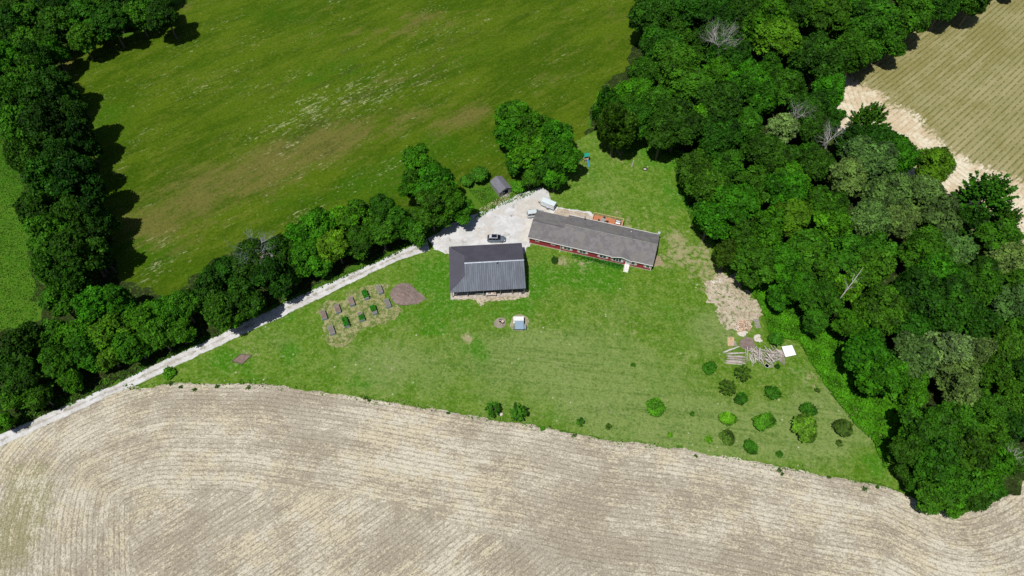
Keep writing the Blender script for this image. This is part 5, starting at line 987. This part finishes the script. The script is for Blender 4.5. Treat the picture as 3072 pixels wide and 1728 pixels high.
# left belt, top-left woods, lower-left woods, hedgerow, yard trees
hand([(415, 35, 44, 'deep'), (345, 40, 36, 'mid'), (280, 60, 44, 'dark'), (215, 30, 40, 'mid'), (200, 95, 36, 'mid'), (140, 60, 40, 'dark'), (80, 40, 40, 'mid'), (60, 110, 42, 'mid'), (130, 125, 30, 'green'), (20, 60, 36, 'dark'), (20, 160, 44, 'green'), (80, 185, 36, 'mid'),
      (100, 250, 56, 'dark'), (40, 240, 48, 'mid'), (150, 210, 34, 'deep'), (40, 320, 46, 'mid'), (130, 320, 56, 'deep'), (190, 290, 36, 'deep'), (80, 400, 52, 'dark'), (160, 400, 50, 'deep'), (120, 460, 50, 'dark'), (200, 470, 48, 'deep'), (110, 530, 44, 'dark'), (180, 550, 54, 'dark'), (240, 545, 38, 'deep'), (120, 600, 50, 'mid'), (200, 620, 50, 'dark'), (240, 650, 34, 'deep'), (130, 670, 44, 'mid'), (190, 700, 44, 'dark'),
      (150, 760, 44, 'mid'), (240, 770, 46, 'green'), (300, 760, 40, 'green'), (200, 830, 48, 'green'), (280, 835, 46, 'yellow'), (360, 800, 46, 'green'), (420, 790, 42, 'green'), (336, 866, 44, 'green'), (398, 843, 42, 'mid'), (460, 770, 40, 'mid'), (446, 834, 34, 'green'), (215, 882, 44, 'green'), (275, 897, 36, 'yellow'), (130, 850, 46, 'mid'), (60, 870, 50, 'dark'), (140, 915, 42, 'mid'), (60, 950, 46, 'dark'), (100, 992, 34, 'mid'), (22, 995, 38, 'mid'), (14, 1058, 24, 'green'), (182, 950, 30, 'green'), (0, 920, 40, 'dark'),
      (205, 350, 34, 'deep'), (215, 420, 36, 'deep'), (232, 495, 34, 'deep'), (252, 600, 32, 'deep'), (262, 648, 26, 'dark'), (178, 245, 28, 'deep'), (525, 725, 46, 'dark'), (560, 770, 48, 'mid'), (575, 690, 44, 'dark'), (620, 750, 50, 'dark'), (640, 660, 56, 'dark'), (690, 700, 48, 'dark'), (700, 640, 42, 'dark'), (745, 600, 38, 'green'), (730, 690, 34, 'mid'), (775, 640, 44, 'green'), (800, 575, 46, 'green'), (850, 545, 42, 'bright'), (845, 615, 44, 'yellow'), (905, 545, 42, 'green'), (900, 610, 42, 'mid'), (955, 530, 38, 'mid'), (960, 585, 42, 'mid'), (1010, 560, 40, 'mid'), (810, 660, 28, 'green'), (1045, 590, 28, 'mid'),
      (1050, 410, 48, 'green'), (1085, 465, 50, 'green'), (1040, 470, 38, 'green'), (1130, 500, 44, 'green'), (1085, 530, 44, 'mid'), (1155, 530, 34, 'green'), (1055, 545, 30, 'mid'),
      (1300, 290, 46, 'green'), (1285, 340, 38, 'green'), (1340, 330, 50, 'green'), (1390, 350, 48, 'green'), (1330, 390, 46, 'green'), (1420, 395, 42, 'green'), (1380, 420, 40, 'mid'), (1296, 412, 32, 'mid'), (1395, 450, 30, 'green'), (1330, 452, 22, 'mid')])
NH = len(TREES)
def fill(poly, rr, n, tones, sep=.78, inset=.7, cap=296):
    poly = np.array(poly, float); x0, y0 = poly.min(0); x1, y1 = poly.max(0); made = 0
    for _ in range(n):
        if len(TREES) >= cap: break
        fx, fy = rng.uniform(x0, x1), rng.uniform(y0, y1); rad = rng.uniform(*rr); q = PF(fx, fy, 8.0); k = pxm(q, 8.0) * rad * inset
        xs_ = np.array([fx + k * math.cos(a) for a in np.linspace(0, 6.28, 9)]); ys_ = np.array([fy + k * math.sin(a) for a in np.linspace(0, 6.28, 9)])
        if not inside(poly, xs_, ys_).all(): continue
        if any((t['x'] - q.x) ** 2 + (t['y'] - q.y) ** 2 < (sep * (t['r'] + rad)) ** 2 for t in TREES): continue
        near = min((t for t in TREES), key=lambda t: (t['x'] - q.x) ** 2 + (t['y'] - q.y) ** 2)
        add_tree(fx, fy, rad, near['tone'] if rng.random() < .6 and near['tone'] in tones else tones[int(rng.integers(0, len(tones)))]); made += 1
    return made
vis = lambda pl: [(min(max(x, -60), 2640), max(y, -60)) for x, y in pl]
n1 = fill(vis(WOODS_R), (4.4, 6.2), 2500, ['mid', 'dark', 'green', 'mid'], .66, cap=262)
LW = [(-120, -110), (455, -110), (435, 30), (360, 75), (250, 95), (180, 130), (150, 200), (230, 340), (240, 560), (290, 650), (300, 700), (420, 760), (480, 750), (470, 840), (330, 890), (150, 980), (-120, 1050), (-120, 860), (-20, 840), (60, 800), (60, 450), (0, 340), (-120, 330)]
n2 = fill(vis(LW), (3.6, 5.4), 1500, ['dark', 'mid', 'deep'], .68, cap=282); n1 += fill(vis(WOODS_R), (2.6, 3.6), 1500, ['mid', 'dark', 'green'], .76)
# what each tree stands by, for its description
ANCH = [(1650, 40, 'at the meadow\'s top right corner'), (1790, 40, 'on the top edge above the bare grey tree'), (1760, 160, 'left of the bare grey tree'), (1700, 190, 'bulging into the meadow left of the bare tree'), (1950, 70, 'right of the bare grey tree'), (2130, 60, 'in the upper wood near the top edge'), (2330, 30, 'on the top edge beside the far field'), (2180, 150, 'on the wood edge left of the far field'),
        (2060, 220, 'in the wood at the far field\'s rounded corner'), (1560, 235, 'behind the drooping dark tree'), (1545, 320, 'at the meadow side of the upper lawn'), (1680, 320, 'behind the upper lawn'), (1850, 260, 'below the bare grey tree'), (1960, 350, 'by the left slim dead trunk'), (2110, 340, 'by the right slim dead trunk'), (2190, 300, 'against the tan curve of the far field'), (2230, 440, 'in the grey-green stand under the far field'),
        (2340, 430, 'at the far field\'s lower edge'), (2490, 520, 'at the right edge against the far field'), (1770, 440, 'on the wood edge right of the upper lawn'), (1810, 550, 'on the wood edge right of the red house'), (1980, 540, 'in mid wood right of the house'), (2100, 570, 'in the centre of the right wood'), (2280, 580, 'in the heart of the grey-green stand'), (1870, 650, 'above the bare dirt patch'), (2040, 700, 'between dirt patch and fallen white trunk'),
        (2160, 730, 'by the fallen white trunk'), (2330, 740, 'in the dark middle of the right wood'), (2510, 720, 'on the right edge of the picture, halfway down'), (2170, 890, 'behind the strip of bright undergrowth'), (2360, 890, 'in the lower pale stand'), (2530, 930, 'on the right edge below the pale stand'), (2300, 1090, 'on the left of the field-corner clump'), (2420, 1080, 'at the top of the field-corner clump'), (2400, 1200, 'at the foot of the field-corner clump'), (2520, 1150, 'on the right of the field-corner clump'),
        (2300, 960, 'in the dark gap above the field-corner clump'), (2640, 700, 'beyond the right edge'), (2680, 200, 'far beyond the field corner'),
        (400, 30, 'at the left wood\'s tip on the top edge'), (240, 60, 'in the top left wood'), (60, 60, 'in the top left corner'), (70, 190, 'where the left belt begins'), (120, 300, 'in the left belt\'s upper part'), (130, 440, 'in the left belt\'s middle'), (150, 580, 'in the left belt by the bright grass strip'), (180, 690, 'at the left belt\'s lower end'), (210, 800, 'in the lower left wood\'s upper part'), (400, 820, 'in the lower left wood near the hedgerow'), (250, 900, 'in the lower left wood by the drive'), (70, 950, 'in the lower left corner above the drive'),
        (560, 730, 'at the hedgerow\'s lower end'), (660, 680, 'near the grey-topped tree'), (790, 620, 'in the hedgerow above the lowest beds'), (870, 580, 'in the hedgerow above the upper beds'), (990, 570, 'in the hedgerow before the yard'), (1060, 440, 'in the upper clump left of the shed'), (1110, 530, 'in the lower clump beside the gravel yard'), (1310, 310, 'at the top of the big clump above the shed'), (1390, 370, 'on the right of the big clump above the shed'), (1320, 430, 'at the foot of the big clump above the shed'), (1390, 440, 'in the big clump over the yard\'s tip')]
TW = dict(dark='dark green', mid='mid-green', green='fresh green', bright='bright green', lime='lime green', yellow='yellow-green', olive='olive', grey='grey-green', pale='pale silvery-green', brown='brownish', deep='near-black green')
def ordn(i, n):
    if n == 2: return ('left one', 'right one')[i]
    if i == 0: return 'leftmost'
    if i == n - 1: return 'rightmost'
    return '%s from left' % (('second', 'third', 'fourth', 'fifth', 'sixth', 'seventh', 'eighth', 'ninth', 'tenth', 'eleventh', 'twelfth')[i - 1],)
cells = {}
for t in TREES:
    sz = 'small' if t['r'] < 3.5 else 'mid-sized' if t['r'] < 4.9 else 'broad'
    if t['style'] == 'droop': sz += ' drooping'
    if t['style'] == 'spiky': sz += ' spiky'
    a = min(ANCH, key=lambda q: (q[0] - t['fx']) ** 2 + (q[1] - t['fy']) ** 2)[2]
    t['base'] = '%s %s tree %s' % (sz, TW[t['tone']], a); cells.setdefault(t['base'], []).append(t)
for b_, ts in cells.items():
    ts.sort(key=lambda t: t['fx'])
    for i, t in enumerate(ts): t['label'] = b_ if len(ts) == 1 else '%s, %s' % (b_, ordn(i, len(ts)))
for i, t in enumerate(TREES):
    grp = 'trees of the right-hand wood' if t['fx'] > 1460 else 'trees around the gravel yard' if t['fx'] > 1030 and t['fy'] < 560 else 'trees of the hedgerow along the drive' if t['fx'] > 490 else 'trees of the left-hand belt'
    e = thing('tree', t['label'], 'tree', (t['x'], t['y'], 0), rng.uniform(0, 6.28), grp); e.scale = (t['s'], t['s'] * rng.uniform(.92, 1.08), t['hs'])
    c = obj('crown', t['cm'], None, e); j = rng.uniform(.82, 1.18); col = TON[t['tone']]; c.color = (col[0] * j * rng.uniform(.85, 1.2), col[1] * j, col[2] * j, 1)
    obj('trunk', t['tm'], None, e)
# grey-topped half-dead tree in the hedgerow
q = PF(645, 630, 10.5); ht = thing('tree', 'tall half-dead tree with bare grey twigs on top, in the hedgerow', 'tree', (q.x, q.y, 0)); r = np.random.default_rng(5)
c = obj('crown', crown_mesh('crown', 909, 5.6, 3, 12.5, 34, .42, 1.5, (.22, .36), 'round', True), None, ht); c.color = (.030, .065, .025, 1)
m = MB(); m.tube([(0, 0, 0), (0, .1, 4), (.1, 0, 8)], [.4, .33, .24], 8, False)
for k in range(15):
    a = 2 * math.pi * k / 15; branch(m, r, (0, 0, 6.5 + 3 * (k % 3) / 2), Vector((math.cos(a) * .7, math.sin(a) * .7, .9)).normalized(), 4.3, .17, 3, .62)
obj('branches', m, plain('grey_twigs', (.28, .30, .32), .9), ht)
def dead_tree(fx, fy, ftx, fty, zt, label, n=9, L=3.6, rad=.24, depth=3, seed=1, sp=.5):
    b0 = PF(fx, fy, 6.0); t0 = PF(ftx, fty, zt); e = thing('dead_tree', label, 'dead tree', (b0.x, b0.y, 0)); r = np.random.default_rng(seed); top = t0 - Vector((b0.x, b0.y, 0)); m = MB()
    mid = Vector((top.x * .45, top.y * .45, zt * .62)); m.tube([(0, 0, 0), (top.x * .1, top.y * .1, 3), tuple(mid * .85), tuple(mid)], [rad * 1.3, rad, rad * .85, rad * .7], 7, False)
    obj('trunk', m, M_DEADW, e); m = MB()
    for k in range(n):
        a = 2 * math.pi * k / n; d = (Vector((math.cos(a) * sp, math.sin(a) * sp, .5)) + (top - mid).normalized()).normalized(); branch(m, r, tuple(mid * r.uniform(.8, 1.0)), d, L, rad * .5, depth, .45)
    obj('branches', m, M_DEADW, e)
dead_tree(1797, 178, 1822, 52, 21, 'large bare grey dead tree rising from the upper right wood', 13, 5.6, .36, 3, 3, .95)
dead_tree(1993, 335, 2022, 240, 20, 'slim bare dead tree left of two in the middle of the right wood', 7, 3.8, .22, 3, 8, .45)
dead_tree(2066, 405, 2105, 292, 20.5, 'slim bare dead tree right of two, leaning toward the far field', 7, 4.0, .24, 3, 9, .4)
dead_tree(2520, 1175, 2585, 1110, 13, 'bare grey tree at the right edge beside the field-corner clump', 6, 2.8, .18, 3, 10, .5)
# fallen white trunk lying on the canopy gap
a, b_ = PF(2120, 742, 9.5), PF(2172, 672, 13.5); e = thing('dead_tree', 'leaning barkless white trunk in the middle of the right wood', 'dead tree', (a.x, a.y, 0)); m = MB(); v = b_ - Vector((a.x, a.y, 0))
m.tube([(-v.x * .6, -v.y * .6, 0), (0, 0, 9.5), (v.x * .5 + .1, v.y * .5, 12.2), tuple(v)], [.2, .13, .10, .04], 7, False); obj('trunk', m, plain('bare_white_wood', (.36, .34, .31), .8), e); m = MB(); r = np.random.default_rng(3)
for k in range(5): branch(m, r, (v.x * .1 * k, v.y * .1 * k, 9.7 + .55 * k), Vector((v.x + (k % 2 * 2 - 1) * 4, v.y, 2)).normalized(), 2.0, .05, 2, .6)
obj('branches', m, M_DEADW, e)
# bright undergrowth along the wood's edge
def scatter(name, polyF, n, size, hfun, col, label, seed, cat='undergrowth', tint=None):
    pl = np.array(W(polyF)); r = np.random.default_rng(seed); x0, y0 = pl.min(0); x1, y1 = pl.max(0); X = r.uniform(x0, x1, n * 3); Y = r.uniform(y0, y1, n * 3); k = inside(pl, X, Y); X, Y = X[k][:n], Y[k][:n]; n = len(X)
    Z = hfun(X, Y) * r.uniform(.35, 1, n) ** .6 + .05; lump = .5 + .28 * np.sin(X * .9 + Y * .4) * np.sin(Y * .8 - X * .3)
    o = obj(name, leaf_mesh(name, np.stack([X, Y, Z], 1), np.tile([0, 0, 1.0], (n, 1)) + r.normal(size=(n, 3)) * .65, size, lump + r.normal(size=n) * .18, r), None); o.color = col + (1,); return tag(o, label, cat, kind='stuff')
hum = lambda X, Y: .55 + .5 * np.maximum(0, np.sin(X * .55 + 1.3 * np.sin(Y * .31)) * np.sin(Y * .6 + X * .12)) + .25 * np.sin(X * 1.7) * np.sin(Y * 1.9)
scatter('undergrowth', [(1830, 640), (1860, 690), (1905, 760), (1925, 800), (1935, 842), (1965, 852), (2008, 858), (2030, 900), (2085, 985), (2150, 1070), (2195, 1110), (2225, 1180), (2260, 1120), (2310, 1050), (2320, 990), (2230, 960), (2160, 900), (2110, 840), (2050, 800), (1990, 750), (1940, 700), (1880, 640)], 24000, .36, hum, (.060, .185, .007), 'bright green weedy undergrowth between the lawn and the right wood', 51)
scatter('undergrowth', [(1600, 350), (1620, 345), (1690, 400), (1705, 480), (1750, 580), (1830, 645), (1850, 640), (1790, 560), (1730, 460), (1720, 380), (1640, 320)], 5000, .34, lambda X, Y: hum(X, Y) * .7, (.055, .17, .010), 'green undergrowth along the upper lawn\'s wooded edge', 52)
scatter('undergrowth', [(0, 1085), (0, 1050), (200, 980), (400, 900), (560, 825), (760, 735), (860, 690), (1000, 620), (1070, 590), (1078, 600), (1000, 640), (860, 702), (700, 775), (540, 850), (400, 915), (200, 1012)], 9000, .32, lambda X, Y: hum(X, Y) * .5, (.045, .125, .010), 'strip of weeds between the hedgerow and the gravel drive', 53)
scatter('undergrowth', [(-10, 335), (20, 335), (90, 420), (90, 560), (100, 700), (90, 830), (30, 845), (-10, 835)], 9000, .22, lambda X, Y: hum(X, Y) * .18, (.050, .150, .008), 'bright green tall grass at the left edge beside the tree belt', 54)
scatter('undergrowth', [(1180, 480), (1240, 470), (1250, 500), (1330, 470), (1360, 460), (1340, 490), (1260, 520), (1190, 555), (1215, 520)], 1500, .22, lambda X, Y: .3 + 0 * X, (.055, .15, .012), 'rough weeds around the shed and the gravel\'s upper edge', 55)
# ragged fringe where lawn meets field
r = np.random.default_rng(61); ed = densify(S(EDGE[2:18]), .35, .3, False, 5); n = len(ed) * 5; k = r.integers(0, len(ed), n); X = ed[k, 0] + r.normal(size=n) * .35; Y = ed[k, 1] + r.normal(size=n) * .38; keep = r.random(n) < (.35 + .4 * np.sin(X * .35) * np.sin(X * .13)); X, Y = X[keep], Y[keep]; n = len(X)
o = obj('grass', leaf_mesh('grass', np.stack([X, Y, r.uniform(.03, .28, n)], 1), np.tile([0, 0, 1.0], (n, 1)) + r.normal(size=(n, 3)) * .7, .26, r.uniform(0, 1, n), r), None); o.color = (.070, .15, .018, 1); tag(o, 'ragged grass fringe where the lawn meets the stubble field', 'grass', kind='stuff')
r = np.random.default_rng(62); n = 15
for i in range(n):
    k = int(r.integers(0, len(ed))); X = ed[k, 0] + r.normal() * .6; Y = ed[k, 1] - abs(r.normal()) * .9 - .2; m_ = 60; s_ = r.uniform(.25, .6)
    C = np.stack([X + r.normal(size=m_) * s_ * .5, Y + r.normal(size=m_) * s_ * .4, r.uniform(.03, .3, m_)], 1)
    if i == 0: AC, AN = C, r.normal(size=(m_, 3)) * .6 + [0, 0, 1]
    else: AC = np.vstack([AC, C]); AN = np.vstack([AN, r.normal(size=(m_, 3)) * .6 + [0, 0, 1]])
o = obj('weeds', leaf_mesh('weeds', AC, AN, .22, r.uniform(0, .8, len(AC)), r), None); o.color = (.045, .10, .016, 1); tag(o, 'scattered weed tufts in the first rows of the stubble field', 'weeds', kind='stuff')
